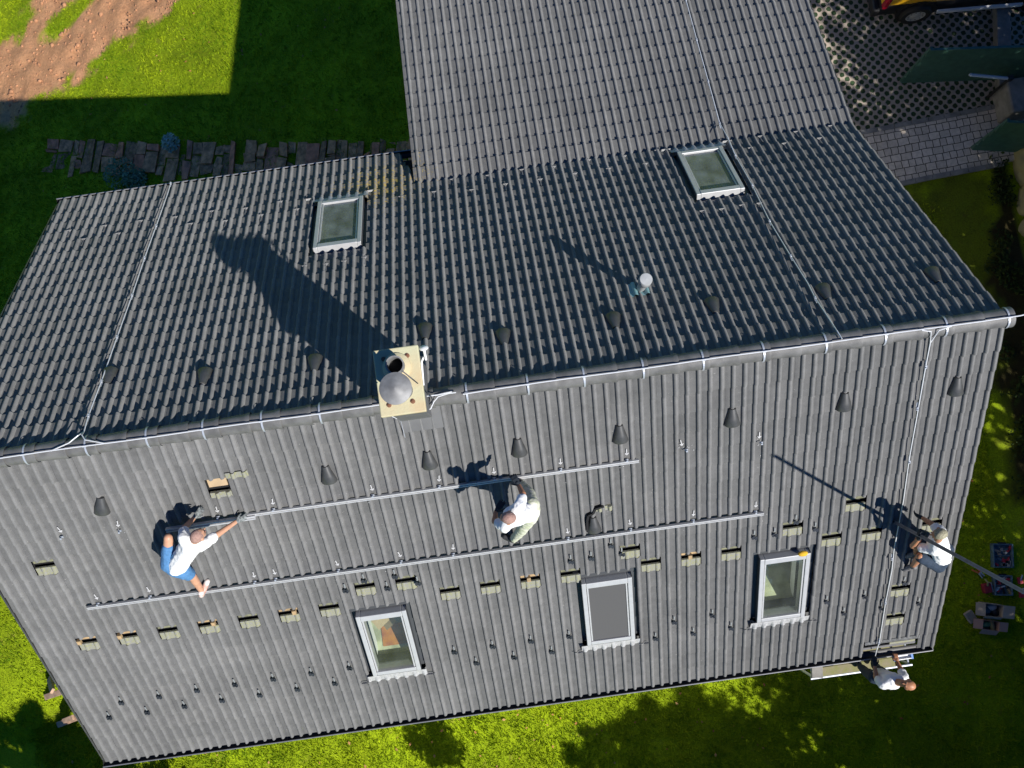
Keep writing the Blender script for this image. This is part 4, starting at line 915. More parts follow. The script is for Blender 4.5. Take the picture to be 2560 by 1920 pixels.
for x in (xL, (xL+xR)/2, xR-.05): b.tube([(x, y_out-.02, PZ-.09), (x, y_out+.9, PZ-.09)], .02, 8); b.tube([(x, y_out+.5, PZ-.09), (x, y_out+.5, GZ)], .024, 10); b.tube([(x, y_out+.02, PZ-.09), (x, y_out+.02, GZ)], .024, 10)
obj('platform_frame', b, M['steel'], PF)
p0, p1 = d4(85, 520, PZ+.06), d4(225, 540, PZ+.06)
b = MB(); b.box(0, 0, 0, .19, .24, .05, Matrix.Translation((p0+p1)/2) @ Matrix.Rotation(R_(-8), 4, 'Z')); o = obj('stop_block', b, M['concrete'], PF); bevel(o, .006)
q0, q1 = d4(1455, 285, -4.45), d4(1790, 235, -4.45); mid = (q0+q1)/2
TRY = thing('tool_tray', 'white tray with blue ends lying beside the gutter in front of the bald worker', 'tray', mid); L = (q1-q0).length; Mx = Matrix.Translation(mid) @ Matrix.Rotation(math.atan2(q1.y-q0.y, q1.x-q0.x), 4, 'Z')
b = MB(); b.box(0, 0, 0, L-.06, .13, .02, Mx); b.box(0, .06, .03, L-.06, .012, .06, Mx); b.box(0, -.06, .03, L-.06, .012, .06, Mx); obj('tray', b, M['white'], TRY)
for s_ in (-1, 1): b = MB(); b.box(s_*(L/2-.02), 0, .02, .04, .15, .08, Mx); bevel(obj('end_cap', b, mat('blue_plastic', (.10, .22, .5), .4), TRY), .006)
b = MB()
for s_ in (-.3, .3): b.box(s_*L, -.0, -.33, .03, .03, .62, Mx)
obj('tray_leg', b, M['alu'], TRY)

# ------------------------------------------------------------------ things on the east lawn
def at(x, y, z=GZ): return Matrix.Translation((x, y, z))
def open_box(name_label, corners_px, hgt, m, flaps, contents):
    P = [pz(*q, GZ+hgt) for q in corners_px]; c = sum(P, Vector())/4; c.z = GZ; T_ = thing('cardboard_box', name_label, 'box', c)
    b = MB(); B = [Vector((p.x, p.y, GZ+.01)) for p in P]
    inn = [p.lerp(sum(P, Vector())/4, .05) for p in P]; inb = [Vector((p.x, p.y, GZ+.03)) for p in inn]
    for i in range(4):
        j = (i+1) % 4; b.add([B[i], B[j], P[j], P[i]], [(0, 1, 2, 3)]); b.add([inb[i], inb[j], inn[j], inn[i]], [(3, 2, 1, 0)]); b.add([P[i], P[j], inn[j], inn[i]], [(0, 1, 2, 3)])
    b.add(inb, [(0, 1, 2, 3)]); b.add(B, [(3, 2, 1, 0)]); obj('carton', b, m, T_)
    for i, (L, dz) in flaps.items():
        j = (i+1) % 4; o = ((P[i]+P[j])/2-sum(P, Vector())/4); o.z = 0; o.normalize(); b = MB(); o = o*L+Vector((0, 0, dz))
        b.add([P[i], P[j], P[j]+o, P[i]+o, P[i]-Vector((0, 0, .006)), P[j]-Vector((0, 0, .006)), P[j]+o-Vector((0, 0, .006)), P[i]+o-Vector((0, 0, .006))], [(0, 1, 2, 3), (7, 6, 5, 4), (1, 5, 6, 2), (3, 2, 6, 7), (0, 3, 7, 4)]); obj('flap', b, m, T_)
    for mm, pos, r in contents:
        b = MB(); q = P[0].lerp(P[1], pos[0]).lerp(P[3].lerp(P[2], pos[0]), pos[1]); b.blob(Vector((q.x, q.y, GZ+.14)), r, None, 10, 7); obj('wrapped_part', b, mm, T_)
    return T_
cr = lambda x, y: (2360+x/5.53, 1320+y/5.53)
M['bag_blue'] = mat('blue_plastic_bag', (.03, .09, .14), .4); M['bag_white'] = mat('pale_plastic_bag', (.42, .42, .44), .4)
open_box('open cardboard box on the lawn holding blue and white bags, nearer the toolboxes', [cr(575, 1040), cr(830, 1070), cr(815, 1245), cr(570, 1220)], .32, M['card_grey'], {1: (.24, -.02), 3: (.17, -.05), 2: (.05, -.1)}, [(M['bag_blue'], (.28, .6), (.10, .09, .08)), (M['bag_white'], (.55, .3), (.12, .08, .08)), (M['car_dark'], (.75, .65), (.08, .11, .07))])
open_box('smaller open cardboard box on the lawn with a green strip inside, farther from the toolboxes', [cr(540, 1270), cr(780, 1300), cr(765, 1430), cr(530, 1400)], .26, mat('pinkish_cardboard', (.40, .24, .20), .9), {1: (.18, -.03), 3: (.17, -.03), 2: (.10, -.12)}, [(M['green_item'], (.35, .5), (.12, .06, .05)), (M['plank'], (.72, .55), (.05, .14, .05))])
p = [hit(*cr(*q)) for q in ((250, 1160), (320, 1130), (420, 1270), (350, 1310))]; c = sum(p, Vector())/4
TR_ = thing('plastic_trough', 'small grey plastic trough lying on the grass left of the cardboard boxes', 'trough', c)
d = ((p[2]+p[3])/2-(p[0]+p[1])/2); Mx = Matrix.Translation((c.x, c.y, GZ+.01)) @ Matrix.Rotation(math.atan2(d.y, d.x), 4, 'Z')
b = MB(); l, w_, h = d.length, .19, .12
b.hexa([Mx @ Vector(v) for v in ((-l*.42, -w_*.4, 0), (l*.42, -w_*.4, 0), (l*.42, w_*.4, 0), (-l*.42, w_*.4, 0))], [Mx @ Vector(v) for v in ((-l*.5, -w_*.5, h), (l*.5, -w_*.5, h), (l*.5, w_*.5, h), (-l*.5, w_*.5, h))]); o = obj('tub', b, M['card_grey'], TR_); bevel(o, .02, 3)
b = MB(); b.box(0, 0, h+.004, l*.86, w_*.78, .006, Mx); obj('tub_floor', b, M['concrete'], TR_)
def toolcase(label, pts, items, lid):
    P = [pz(*cr(*q), GZ+.14) for q in pts]; c = sum(P, Vector())/4; d = P[1]-P[0]; e = P[3]-P[0]; ang = math.atan2(d.y, d.x); T_ = thing('tool_case', label, 'tool case', (c.x, c.y, GZ), 'open tool cases on the lawn')
    Mx = Matrix.Translation((c.x, c.y, GZ)) @ Matrix.Rotation(ang, 4, 'Z'); W_, H_ = d.length, e.length
    b = MB(); b.box(0, 0, .03, W_, H_, .05, Mx)
    for sx in (-1, 1): b.box(sx*(W_/2-.012), 0, .09, .024, H_, .12, Mx); b.box(0, sx*(H_/2-.012), .09, W_-.05, .024, .12, Mx)
    b.box(0, 0, .08, W_-.06, .015, .07, Mx); bevel(obj('case_shell', b, M['blue_case'], T_), .006)
    b = MB(); b.box(0, H_/2+.012, .10, W_*.4, .03, .03, Mx); obj('handle', b, M['car_dark'], T_)
    rnd = random.Random(5 if lid else 9)
    for mm, n in items:
        for _ in range(n):
            b = MB(); x, y = rnd.uniform(-.38, .38)*W_, rnd.uniform(-.38, .38)*H_; R2 = Mx @ Matrix.Translation((x, y, .08)) @ Matrix.Rotation(rnd.uniform(0, 3), 4, 'Z'); l = rnd.uniform(.05, .15)
            b.box(0, 0, 0, l, rnd.uniform(.03, .07), .04, R2); b.tube([R2 @ Vector((l/2, 0, 0)), R2 @ Vector((l/2+.05, 0, 0))], .009, 6); bevel(obj('hand_tool', b, mm, T_), .004)
toolcase('open blue grey tool case on the lawn beyond the pole, farthest from the boxes', [(680, 545), (960, 550), (965, 225), (680, 215)], [(M['pale'], 5), (M['red'], 4), (M['blue_case'], 5), (M['card_grey'], 2)], True)
toolcase('open dark tool case full of red and white tools, partly under the pole', [(700, 930), (950, 935), (960, 660), (690, 650)], [(M['white'], 5), (M['red'], 5), (M['car_dark'], 4), (M['batten'], 1)], False)
p = [pz(*cr(*q), GZ+.12) for q in ((560, 900), (665, 880), (640, 765), (540, 790))]; c = sum(p, Vector())/4; d = p[1]-p[0]
RB = thing('red_bag', 'dark red tool bag with a white strip on the grass beside the dark tool case', 'bag', (c.x, c.y, GZ)); Mx = Matrix.Translation((c.x, c.y, GZ)) @ Matrix.Rotation(math.atan2(d.y, d.x), 4, 'Z')
b = MB(); b.box(0, 0, .08, .17, .20, .15, Mx); bevel(obj('bag_body', b, mat('dark_red_cloth', (.26, .015, .03), .8, noise_amt=.4, noise_scale=15), RB), .03, 3)
b = MB(); b.box(.105, 0, .06, .03, .2, .1, Mx); bevel(obj('strap', b, M['pale'], RB), .006); b = MB(); b.tube([Mx @ Vector((0, .04+.02, .15)), Mx @ Vector((0, .12, .2)), Mx @ Vector((-.02, .2, .16))], .02, 8); obj('handle', b, M['rock'], RB)
for x, y, ln in ((1045, 725, .18), (1065, 910, .2)):
    c = hit(*cr(x, y)); T_ = thing('clamp_grip', 'bright red clamp on the grass at the right edge, ' + ('just above the pole' if y < 800 else 'below the pole'), 'clamp', c)
    b = MB(); b.box(c.x, c.y, GZ+.03, .11, ln*.75, .05); bevel(obj('jaw', b, M['red'], T_), .012); b = MB(); b.tube([(c.x, c.y, GZ+.05), (c.x+.06, c.y+ln*.6, GZ+.05)], .014, 8); obj('handle', b, M['steel'], T_)
a_, b1, b2 = hit(*cr(500, 650)), hit(*cr(370, 575)), hit(*cr(420, 530)); LP = thing('long_handled_pliers', 'orange handled long pliers with bright jaws lying on the grass', 'pliers', a_)
up = Vector((0, 0, .05)); cpt = hit(*cr(465, 620))+up
b = MB(); b.tube([cpt, b1+up], .016, 8); b.tube([cpt+Vector((.03, .02, 0)), b2+up], .016, 8); obj('grip', b, M['orange'], LP)
b = MB(); e1, e2 = hit(*cr(515, 690))+up, hit(*cr(540, 660))+up; b.tube([cpt, cpt.lerp(e1, .5), e1], .022, 8, .012); b.tube([cpt+Vector((.03, .02, 0)), e2], .024, 8, .014); obj('jaw', b, M['steel'], LP)

# boulders at the right edge
def boulder(label, px, py, sx, sy, sz, seed, sub=4):
    c = hit(px, py); bm = bmesh.new(); bmesh.ops.create_icosphere(bm, subdivisions=sub, radius=1)
    for v in bm.verts:
        k = 1+.28*noise.fractal(v.co*1.1+Vector((seed, 0, 0)), 1, 2, 3)+.06*noise.noise(v.co*6); v.co = Vector((v.co.x*sx*k, v.co.y*sy*k, v.co.z*sz*k+sz*.3))
    me = bpy.data.meshes.new('boulder'); bm.to_mesh(me); bm.free(); me.materials.append(M['rock']); me.polygons.foreach_set('use_smooth', [True]*len(me.polygons))
    return tag(link('boulder', me, None, Matrix.Translation((c.x, c.y, GZ))), label, 'boulder', 'boulders at the planting bed')
boulder('largest olive sandstone boulder at the right edge below the lower fence panel', 2570, 420, .34, .5, .35, 1)
boulder('middle olive sandstone boulder at the right edge of the planting bed', 2566, 508, .22, .38, .25, 5)
boulder('smallest olive boulder at the right edge, lowest of the three', 2562, 572, .14, .18, .16, 9, 3)
# planting bed: low ivy
IV = leaf_cloud(1, (0, 0, 0), (.1, .1, .1), .05)
b = MB(); n = 0
while n < 2600:
    x, y = random.uniform(-.2, 5), random.uniform(-6, 6)
    if pdist(x, y, BEDP) < random.uniform(-.1, .3) or noise.noise(Vector((x*1.5, y*1.5, 9))) < -.05: continue
    z = zg(x, y)+random.uniform(.02, .14); a = Vector((random.gauss(0, 1), random.gauss(0, 1), random.gauss(0, .4))).normalized(); q = a.orthogonal().normalized(); q.rotate(Matrix.Rotation(random.random()*6, 3, a)); s = random.uniform(.025, .06); p = Vector((x, y, z))
    b.add([p-a*s, p+q*s*.5, p+a*s, p-q*s*.5], [(0, 1, 2, 3)]); n += 1
tag(obj('ivy', b, leaf_mat('ivy_leaf', (.012, .025, .006), (.05, .075, .015))), 'low dark ivy covering the planting bed', 'ground cover', None, 'stuff')

# slatted fences at the drive
def slat_fence(label, base_px, end_px, hgt, n, post_l=True):
    A, B = pz(*base_px, GZ+.08), pz(*end_px, GZ+.08); d = (B-A); L = d.length; d.normalize(); ang = math.atan2(d.y, d.x); Mx = Matrix.Translation(A) @ Matrix.Rotation(ang, 4, 'Z')
    F_ = thing('slatted_fence', label, 'fence', Mx=Mx); b = MB(); st = (hgt-.06)/n
    for i in range(n):
        z = .05+st*(i+.5); b.box(L/2, 0, 0, L, .022, st*.86, Mx @ Matrix.Translation((0, 0, z)) @ Matrix.Rotation(R_(-16), 4, 'X'))
    obj('slat_panel', b, M['fence'], F_); b = MB()
    for i in range(n): b.box(L/2, .012, .05+st*(i+.5)+st*.42, L-.03*i, .020, .012, Mx)  # added strips paint a bright upper edge on each slat
    obj('slat_highlight', b, M['fence_highlight'], F_)
    b = MB(); b.box(L/2, 0, hgt, L, .05, .03, Mx); obj('top_rail', b, M['fence'], F_)
    for x in (.03, L*.55):
        b = MB(); b.box(x, .04, hgt/2, .05, .05, hgt, Mx); obj('post', b, M['fence'], F_)
    return F_
slat_fence('dark green slatted metal fence panel at the drive, the upper one', (2249, 207), (2700, 192), 1.55, 6)
slat_fence('dark green slatted metal fence panel beside the cobbled path, the lower one', (2426, 374), (2800, 392), 1.55, 6)
# concrete kerb wall and pillar beyond
b = MB(); A, B = pz(2505, -60, GZ+.25), pz(2517, 265, GZ+.25); d = B-A; Mx = Matrix.Translation(((A+B)/2).xy.to_3d()+Vector((0, 0, GZ+.12))) @ Matrix.Rotation(math.atan2(d.y, d.x), 4, 'Z'); b.box(0, -.0, 0, d.length, .30, .28, Mx)
o = obj('kerb_wall', b, M['concrete']); bevel(o, .015); tag(o, 'low grey concrete kerb wall along the drive at the top right', 'wall')
c = pz(2555, 235, GZ+.7); b = MB(); b.box(c.x, c.y, GZ+.35, .55, .75, .72); o = obj('stone_pillar', b, M['concrete']); bevel(o, .05, 3); tag(o, 'thick grey stone gate pillar between the two fence panels', 'pillar')
a, e = pz(2160+1470/5.53, 1035/5.53, GZ+1.1), pz(2160+2015/5.53, 1085/5.53, GZ+1.0)
b = MB(); b.tube([a, e], .035, 12); b.tube([a, a-(e-a)*.03], .022, 10); BA = thing('gate_opener', 'pale tubular gate opener arm beside the stone pillar', 'gate arm', a); obj('arm', b, mat('pale_blue_tube', (.34, .42, .52), .4), BA)
b = MB(); b.tube([e, Vector((e.x, e.y, GZ+.08))], .03, 8); b.box(e.x, e.y, e.z, .1, .09, .12); obj('bracket', b, M['car_dark'], BA)

# yellow van on the drive
wc = pz(2160+700/5.53, 165/5.53, GZ+.40); dv = (pz(2160+2212/5.53, 0, GZ+.4)-pz(2160+1100/5.53, 95/5.53, GZ+.4)).normalized(); ang = math.atan2(dv.y, dv.x)
Mx = Matrix.Translation((wc.x, wc.y, GZ+.08)) @ Matrix.Rotation(ang, 4, 'Z')      # local x forward, y left (away), rear wheel at the origin
VAN = thing('yellow_van', 'yellow delivery van parked on the grass pavers at the top edge', 'van', Mx=Mx)
def loft(mb, secs):     # closed sections of equal length
    n = len(secs[0]); V = [Mx @ Vector(v) for s_ in secs for v in s_]
    mb.add(V, [(i*n+k, i*n+(k+1) % n, (i+1)*n+(k+1) % n, (i+1)*n+k) for i in range(len(secs)-1) for k in range(n)]+[tuple(range(n))[::-1], tuple(range((len(secs)-1)*n, len(secs)*n))])
def sec(x, zt, zs, w0=0.0, w1=1.75, zb=.70): return [(x, w0+.0, zb), (x, w0-.03, zb+.25), (x, w0-.03, zs), (x, w0+.14, zt-.05), (x, w0+.3, zt), (x, w1-.3, zt), (x, w1-.14, zt-.05), (x, w1+.03, zs), (x, w1+.03, zb+.25), (x, w1, zb)]
b = MB(); loft(b, [sec(-.86, 1.78, 1.0), sec(-.80, 1.86, 1.0), sec(1.9, 1.9, 1.0), sec(2.35, 1.85, 1.0), sec(3.0, 1.1, .95), sec(3.55, .98, .88), sec(3.7, .8, .7)]); bevel(obj('body', b, M['yellow_paint'], VAN), .03, 3)
b = MB(); loft(b, [[(x, .06, .2), (x, .03, .70), (x, 1.72, .70), (x, 1.69, .2)] for x in (-.84, 3.68)]); obj('sill', b, M['car_dark'], VAN)
b = MB(); b.box(-.9, .87, .42, .14, 1.8, .26, Mx); bevel(obj('rear_bumper', b, M['car_dark'], VAN), .04, 3)
b = MB(); b.box(-.82, -.02, .95, .10, .12, .5, Mx); bevel(obj('tail_light', b, M['tail'], VAN), .02)
b = MB(); b.box(-.82, 1.77, .95, .10, .12, .5, Mx); bevel(obj('tail_light', b, M['tail'], VAN), .02)
b = MB(); b.box(1.3, -.03, 1.35, 1.5, .03, .42, Mx); b.box(1.3, 1.78, 1.35, 1.5, .03, .42, Mx); obj('side_window', b, M['car_glass'], VAN)
b = MB(); b.add([Mx @ Vector(v) for v in ((2.42, .2, 1.78), (2.98, .12, 1.14), (2.98, 1.63, 1.14), (2.42, 1.55, 1.78))], [(0, 1, 2, 3)]); obj('windscreen', b, M['car_glass'], VAN)
b = MB(); b.box(1.38, -.055, .36, 1.85, .05, .08, Mx); obj('side_step', b, M['white'], VAN)
for x in (0, 2.75):
    b = MB(); Wm = Mx @ Matrix.Translation((x, .86, .33)); loft(b, [[(x+.42*math.cos(t), y, .36+.42*math.sin(t)) for t in (2*PI*k/24 for k in range(24))] for y in (-.035, .22)]); obj('wheel_arch', b, M['car_dark'], VAN)
    for y, s_ in ((-.02, 1), (1.77, -1)):
        Q = Mx @ Matrix.Translation((x, y, .33)) @ Matrix.Rotation(R_(90*s_), 4, 'X'); w_ = MB(); w_.lathe([(.2, -.09), (.31, -.1), (.33, -.06), (.33, .06), (.31, .1), (.21, .1), (.2, .06)], 32, Q); W_ = obj('wheel', w_, M['rubber'], VAN, None, 40)
        r = MB(); r.lathe([(.215, .085), (.19, .095), (.12, .075), (.05, .095), (0, .10)], 28, Q); obj('rim', r, M['pale'], W_, None, 30)
        r = MB()
        for k in range(10):
            t = 2*PI*k/10; r.lathe([(0, .091), (.019, .090)], 10, Q @ Matrix.Translation((.155*math.cos(t), .155*math.sin(t), .0)))
        obj('rim_hole', r, M['car_dark'], W_)

# picnic bench half hidden under the left verge
c = pz(180, 1740, GZ+.7); PB = thing('picnic_bench', 'weathered wooden picnic bench mostly hidden under the left roof edge', 'bench', (c.x+.5, c.y, GZ))
bq = lambda x, y, z: pz(x/3.77, 1480+y/3.77, z)
def beam(p, q, w_=.1, h=.05):
    d = (q-p); L = d.length; X = d.normalized(); Y = Vector((0, 0, 1)).cross(X).normalized(); Z = X.cross(Y); m_ = Matrix(((X.x, Y.x, Z.x, p.x), (X.y, Y.y, Z.y, p.y), (X.z, Y.z, Z.z, p.z), (0, 0, 0, 1))); b = MB(); b.box(L/2, 0, 0, L, w_, h, m_); return bevel(obj('leg', b, M['bench'], PB), .006)
beam(bq(465, 815, GZ+.05), bq(495, 935, GZ+.5), .11, .06); beam(bq(430, 990, GZ+.05), bq(620, 925, GZ+.62), .12, .06); beam(bq(550, 1250, GZ+.06), bq(780, 1160, GZ+.62), .12, .07); beam(bq(690, 1180, GZ+.55), bq(600, 1215, GZ+.3), .1, .05)
p0 = bq(640, 800, GZ+.72); p1 = bq(860, 1260, GZ+.72); d = (p1-p0).normalized(); nrm = Vector((d.y, -d.x, 0)); 
for i in range(5):
    o_ = nrm*(-.3-.14*i) if nrm.x < 0 else nrm*(.3+.14*i); o_ = Vector((abs(o_.x), o_.y*(1 if o_.x > 0 else -1), 0)); b = MB(); q0, q1 = p0+o_, p1+o_; X = d; Y = Vector((0, 0, 1)).cross(X); m_ = Matrix(((X.x, Y.x, 0, q0.x), (X.y, Y.y, 0, q0.y), (0, 0, 1, q0.z), (0, 0, 0, 1))); b.box((q1-q0).length/2, 0, 0, (q1-q0).length, .125, .04, m_); bevel(obj('table_board', b, M['bench'], PB), .005)

# ------------------------------------------------------------------ north west garden
def onz(px, py): return hit(px, py)
TP0 = [(118, 345), (128, 425), (820, 372), (820, 460)]
SL = thing('timber_path', 'old timber sleeper path with worn boards along the north eave', 'timber path', onz(500, 400), None)
i = 0; x = 122
while x < 1040:
    top = 345+(x-122)*.055+(3*math.sin(x*.05)) - max(0, (x-420))*.07; bot = top+82+6*math.sin(x*.11)
    wd = random.choice((15, 19, 24, 30)); gap = random.choice((.5, 1, 1.5, 2)); sl_ = -.22*(1-(x-122)/1200)
    cuts = sorted([0, 1]+[random.uniform(.25, .75) for _ in range(random.choice((0, 1, 1, 2)))]); top += random.uniform(-7, 5); bot += random.uniform(-6, 8)
    P = [onz(x, top), onz(x+wd, top+wd*.04), onz(x+wd+sl_*(bot-top), bot), onz(x+sl_*(bot-top), bot)]
    for c0, c1 in zip(cuts, cuts[1:]):
        if random.random() < .03: continue
        j_ = lambda: Vector((random.gauss(0, .025), random.gauss(0, .025), random.gauss(0, .012))); h0 = random.uniform(.01, .09)
        q = [P[0].lerp(P[3], c0+.015)+j_(), P[1].lerp(P[2], c0+.015)+j_(), P[1].lerp(P[2], c1-.015)+j_(), P[0].lerp(P[3], c1-.015)+j_()]
        b = MB(); b.hexa([p-Vector((0, 0, .12)) for p in q], [p+Vector((0, 0, h0)) for p in q]); bevel(obj('sleeper', b, random.choice((M['sleeper'], M['sleeper'], M['sleeper2'], M['sleeper3'])), SL), .012)
    x += wd+gap; i += 1
def shrub(label, px, py, r, m, n, size, h=.5, name='shrub'):
    c = onz(px, py); S_ = thing(name, label, 'shrub', c); b = leaf_cloud(n, (c.x, c.y, c.z+h), (r, r, h), size, .9); obj('foliage', b, M[m], S_)
    b = MB()
    for _ in range(5): b.tube([c, c+Vector((random.uniform(-r, r)*.6, random.uniform(-r, r)*.6, h*1.2))], .012, 5)
    obj('stem', b, M['bark'], S_); return S_
shrub('small round pale leaved shrub at the lawn edge of the timber path', 434, 365, .24, 'silver_leaf', 420, .05, .24)
shrub('bluish green bush spreading over the timber path near the north eave', 310, 440, .48, 'blue_leaf', 420, .055, .26)
shrub('low bluish plant beside the bush at the north eave', 345, 455, .34, 'blue_leaf', 700, .05, .2)
# stones on the bare soil
b = MB(); n = 0
while n < 650:
    px, py = random.uniform(-40, 560), random.uniform(-60, 300); p = onz(px, py)
    s_, _ = masks(p.x, p.y)
    if s_ < .5: continue
    r = abs(random.gauss(0, .022))+.010; b.blob((p.x, p.y, p.z+r*.25), (r*random.uniform(.7, 1.2), r*random.uniform(.7, 1.2), r*.7), None, 6, 4); n += 1
tag(obj('clods', b, mat('soil_clod', (.50, .25, .13), .95, noise_amt=.4, noise_scale=3)), 'clods and stones on the reddish bare soil', 'stones', None, 'stuff')

# ------------------------------------------------------------------ trees that shade the garden
def branch_cloud(mb, c, r, n, size, droop=0):
    for _ in range(n):
        while True:
            p = Vector((random.uniform(-1, 1), random.uniform(-1, 1), random.uniform(-1, 1)))
            if .25 < p.length < 1: break
        p = Vector((p.x*r[0], p.y*r[1], p.z*r[2]))+c
        a = Vector((random.gauss(0, 1), random.gauss(0, 1), random.gauss(-droop, .5))).normalized(); q = a.orthogonal().normalized(); q.rotate(Matrix.Rotation(random.random()*6, 3, a)); s = size*random.uniform(.6, 1.4)
        mb.add([p-a*s, p+q*s*.5, p+a*s, p-q*s*.5], [(0, 1, 2, 3)])
def broadleaf(h, cr_, seed, n=3800, size=.13):
    random.seed(seed); t = MB(); t.tube([(0, 0, -.3), (.05, .02, h*.3), (.0, .1, h*.55), (.05, .05, h*.8)], .16, 10, .05); cs = []
    for k in range(16):
        a_ = random.random()*6.3; z = h*random.uniform(.30, .92); rr = cr_*random.uniform(.25, .75)*(1-.35*abs(z/h-.55)); c = Vector((rr*math.cos(a_), rr*math.sin(a_), z)); cs.append(c); t.tube([(0, 0, z*.65), c*.6+Vector((0, 0, z*.3)), c], .05, 6, .012)
    l = MB()
    for c in cs: branch_cloud(l, c, (cr_*.42, cr_*.42, h*.14), n//16, size)
    return t.mesh('trunk', M['bark']), l.mesh('crown', M['leaf'])
def conifer(h, cr_, seed, n=4200):
    random.seed(seed); t = MB(); t.tube([(0, 0, -.3), (0, 0, h)], .12, 9, .015); l = MB()
    for k in range(70):
        z = h*(.08+.9*k/70); R2 = cr_*(1-z/h)**.8+.08; a_ = k*2.4+random.random(); e = Vector((R2*math.cos(a_), R2*math.sin(a_), z-.12*R2)); t.tube([(0, 0, z), e], .018, 5, .006)
        for _ in range(n//70):
            f = random.uniform(.15, 1)**.7; p = Vector((0, 0, z)).lerp(e, f)+Vector((random.gauss(0, .07), random.gauss(0, .07), random.gauss(0, .05))); d = (e.normalized()+Vector((random.gauss(0, .5), random.gauss(0, .5), random.gauss(-.1, .3)))).normalized(); q = d.orthogonal().normalized(); s = random.uniform(.08, .16); l.add([p-d*s, p+q*s*.22, p+d*s, p-q*s*.22], [(0, 1, 2, 3)])
    return t.mesh('trunk', M['bark']), l.mesh('crown', M['needle'])
BL = [broadleaf(9.0, 2.9, 11), broadleaf(7.2, 2.5, 12), broadleaf(9.0, 2.7, 15, 1500)]; CF = [conifer(6.0, 1.9, 13, 7500)]
def tree(name, label, kind, x, y, s=1.0, rz=0, group=None):
    T_ = thing(name, label, 'tree', Mx=Matrix.Translation((x, y, zg(x, y))) @ Matrix.Rotation(rz, 4, 'Z') @ Matrix.Scale(s, 4), group=group)
    link('trunk', kind[0], T_, WM[T_]); link('crown', kind[1], T_, WM[T_])
E1 = 'leafy trees along the east boundary outside the picture'; L1 = 'tall leafy green tree of the row casting shade on the east lawn'
for (px_, py_, h_) in ((2205, 1735, 5.8), (2330, 1880, 5.2), (2560, 1760, 6.4)):
    q_ = pz(px_, py_, GZ); tree('leafy_tree', L1, BL[1], q_.x+SUND.x/SUND.z*h_, q_.y+SUND.y/SUND.z*h_, 1.0, px_*.1, E1)
for x, y, s, k in ((6.6, -13.6, 1.0, 0), (5.0, -11.6, .98, 1), (7.0, -10.4, 1.02, 0), (6.2, -8.2, .95, 0), (7.0, -5.8, 1.0, 2), (6.2, -3.2, .98, 2), (7.2, -.6, 1.0, 0), (6.4, 2.2, .92, 0), (8.0, 4.6, 1.0, 0), (3.2, -14.4, 1.0, 1), (4.6, -15.6, 1.05, 0), (9.4, 1.2, 1.1, 0), (9.6, -3.4, 1.1, 0), (9.2, -7.6, 1.1, 0)):
    tree('leafy_tree', L1, BL[k], x, y, s, x*3.1+y, E1)
G2 = 'conifers south of the house outside the picture'; L2 = 'conifer south of the house casting a feathery shadow on the front lawn'
SH = lambda px, py, h: (lambda p: (p.x+SUND.x/SUND.z*h, p.y+SUND.y/SUND.z*h))(pz(px, py, GZ))
for px, py, h, s in ((1690, 1722, 6.0, 1.0), (1600, 1765, 5.6, .95), (1540, 1795, 5.4, .9), (1470, 1828, 5.0, .85), (1410, 1862, 4.8, .8), (1760, 1775, 6.0, 1.0), (1650, 1810, 5.6, .95), (50, 1765, 5.4, .9), (140, 1815, 4.2, .7), (-60, 1800, 6.0, 1.0), (205, 1860, 3.6, .6), (90, 1850, 4.4, .75)):
    x, y = SH(px, py, h); tree('conifer', L2, CF[0], x, y, s, px*.01, G2)
rt_ = MB(); rt_.tube([(0, 0, -.3), (.02, 0, 2.2), (0, .02, 2.7)], .03, 8, .015); rc_ = MB(); branch_cloud(rc_, Vector((0, 0, 2.9)), (.46, .46, .42), 520, .075); branch_cloud(rc_, Vector((.2, -.1, 2.75)), (.34, .3, .3), 240, .07)
x, y = SH(1076, 1852, 2.9); tree('young_tree', 'slim young round headed tree south of the house, casting a small tuft shaped shadow', (rt_.mesh('trunk', M['bark']), rc_.mesh('crown', M['leaf'])), x, y, 1.0)
random.seed(21)

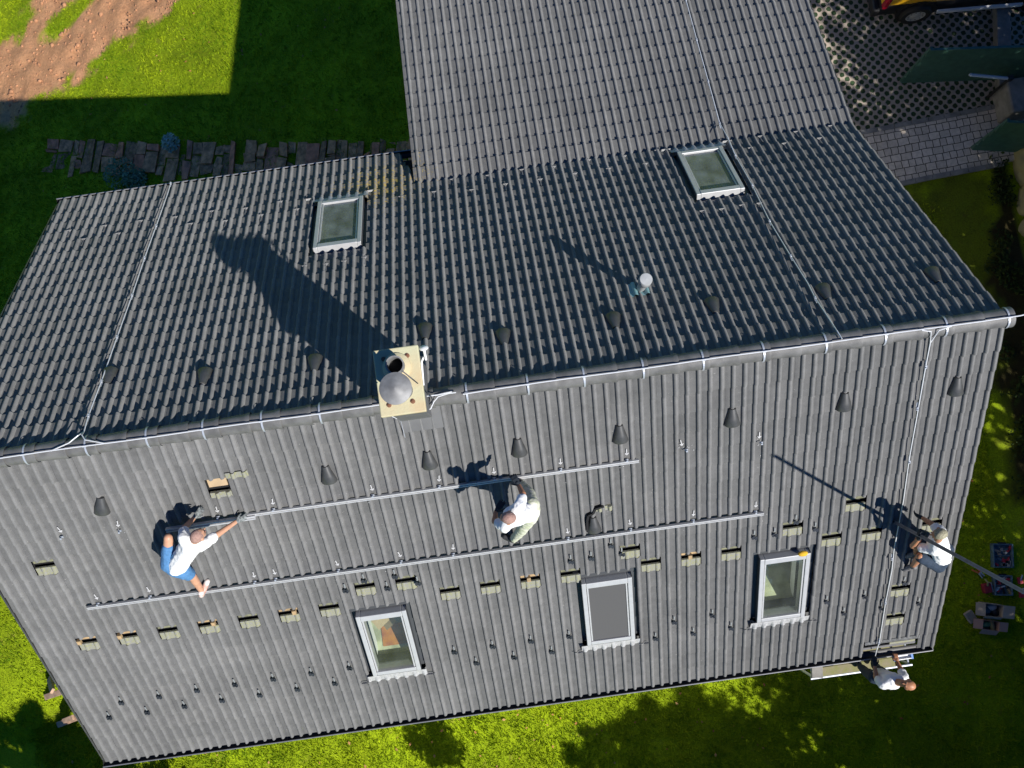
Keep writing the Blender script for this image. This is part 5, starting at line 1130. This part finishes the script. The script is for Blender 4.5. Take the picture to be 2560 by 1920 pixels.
# ------------------------------------------------------------------ grass and fallen leaves
def roofed(x, y):
    return (XW-.0 < x < -.1 and -4.6 < y < 4.6) or (XE < x < -.1 and 4 < y < 9)
def scatter_grass(regions):
    V = []; F_ = []; U = []; n = 0
    for (x0, x1, y0, y1, dens) in regions:
        N_ = int((x1-x0)*(y1-y0)*dens)
        for _ in range(N_):
            x, y = random.uniform(x0, x1), random.uniform(y0, y1)
            if roofed(x, y): continue
            s_, b_ = masks(x, y)
            if s_ > .35 + .3*random.random() or b_ > random.random(): continue
            if x > -.6 and y > 3.75-.02*x and y < 40 and x < 8: continue
            z = zg(x, y); hgt = random.uniform(.03, .085)*(1+.5*noise.noise(Vector((x*1.7, y*1.7, 5)))); u = min(1, max(0, .45+.6*noise.noise(Vector((x*1.1, y*1.1, 7)))+.5*noise.noise(Vector((x*.35, y*.35, 2)))+random.uniform(-.3, .3)))
            for _k in range(3):
                a_ = random.random()*6.283; w_ = random.uniform(.006, .012); lx, ly = random.gauss(0, .035), random.gauss(0, .035); ox, oy = random.gauss(0, .025), random.gauss(0, .025)
                V += [(x+ox-w_*math.cos(a_), y+oy-w_*math.sin(a_), z-.005), (x+ox+w_*math.cos(a_), y+oy+w_*math.sin(a_), z-.005), (x+ox+lx, y+oy+ly, z+hgt)]; F_.append((n, n+1, n+2)); n += 3; U += [u, 0]*3
    me = bpy.data.meshes.new('grass'); me.from_pydata(V, [], F_); me.update(); uv = me.uv_layers.new(name='UVMap'); uv.data.foreach_set('uv', np.array(U, np.float32)); me.materials.append(M['grass'])
    return tag(link('grass', me), 'short green lawn grass around the house', 'grass', None, 'stuff')
scatter_grass([(-23.5, -7.5, 4.6, 18, 300), (-17, -4, -8.6, -4.6, 620), (-4, 3.4, -9, -4.6, 420), (-.3, 3.4, -4.6, 3.6, 420), (-18, -13.6, -5, 5.2, 330)])
b = MB()
for _ in range(330):
    rg = random.choice(((-16.5, -2, -8.4, -5.2), (-16.5, -2, -8.4, -5.2), (-19, -9, 8, 15), (0, 3.2, -7, 3)))
    x, y = random.uniform(*rg[:2]), random.uniform(*rg[2:]); p = Vector((x, y, zg(x, y)+.05)); a = Vector((random.gauss(0, 1), random.gauss(0, 1), random.gauss(0, .3))).normalized(); q = Vector((-a.y, a.x, random.gauss(0, .2))); s = random.uniform(.018, .045); b.add([p-a*s, p+q*s*.6, p+a*s, p-q*s*.6], [(0, 1, 2, 3)])
tag(obj('fallen_leaves', b, M['litter']), 'scattered brown and orange fallen leaves on the lawn', 'fallen leaves', None, 'stuff')
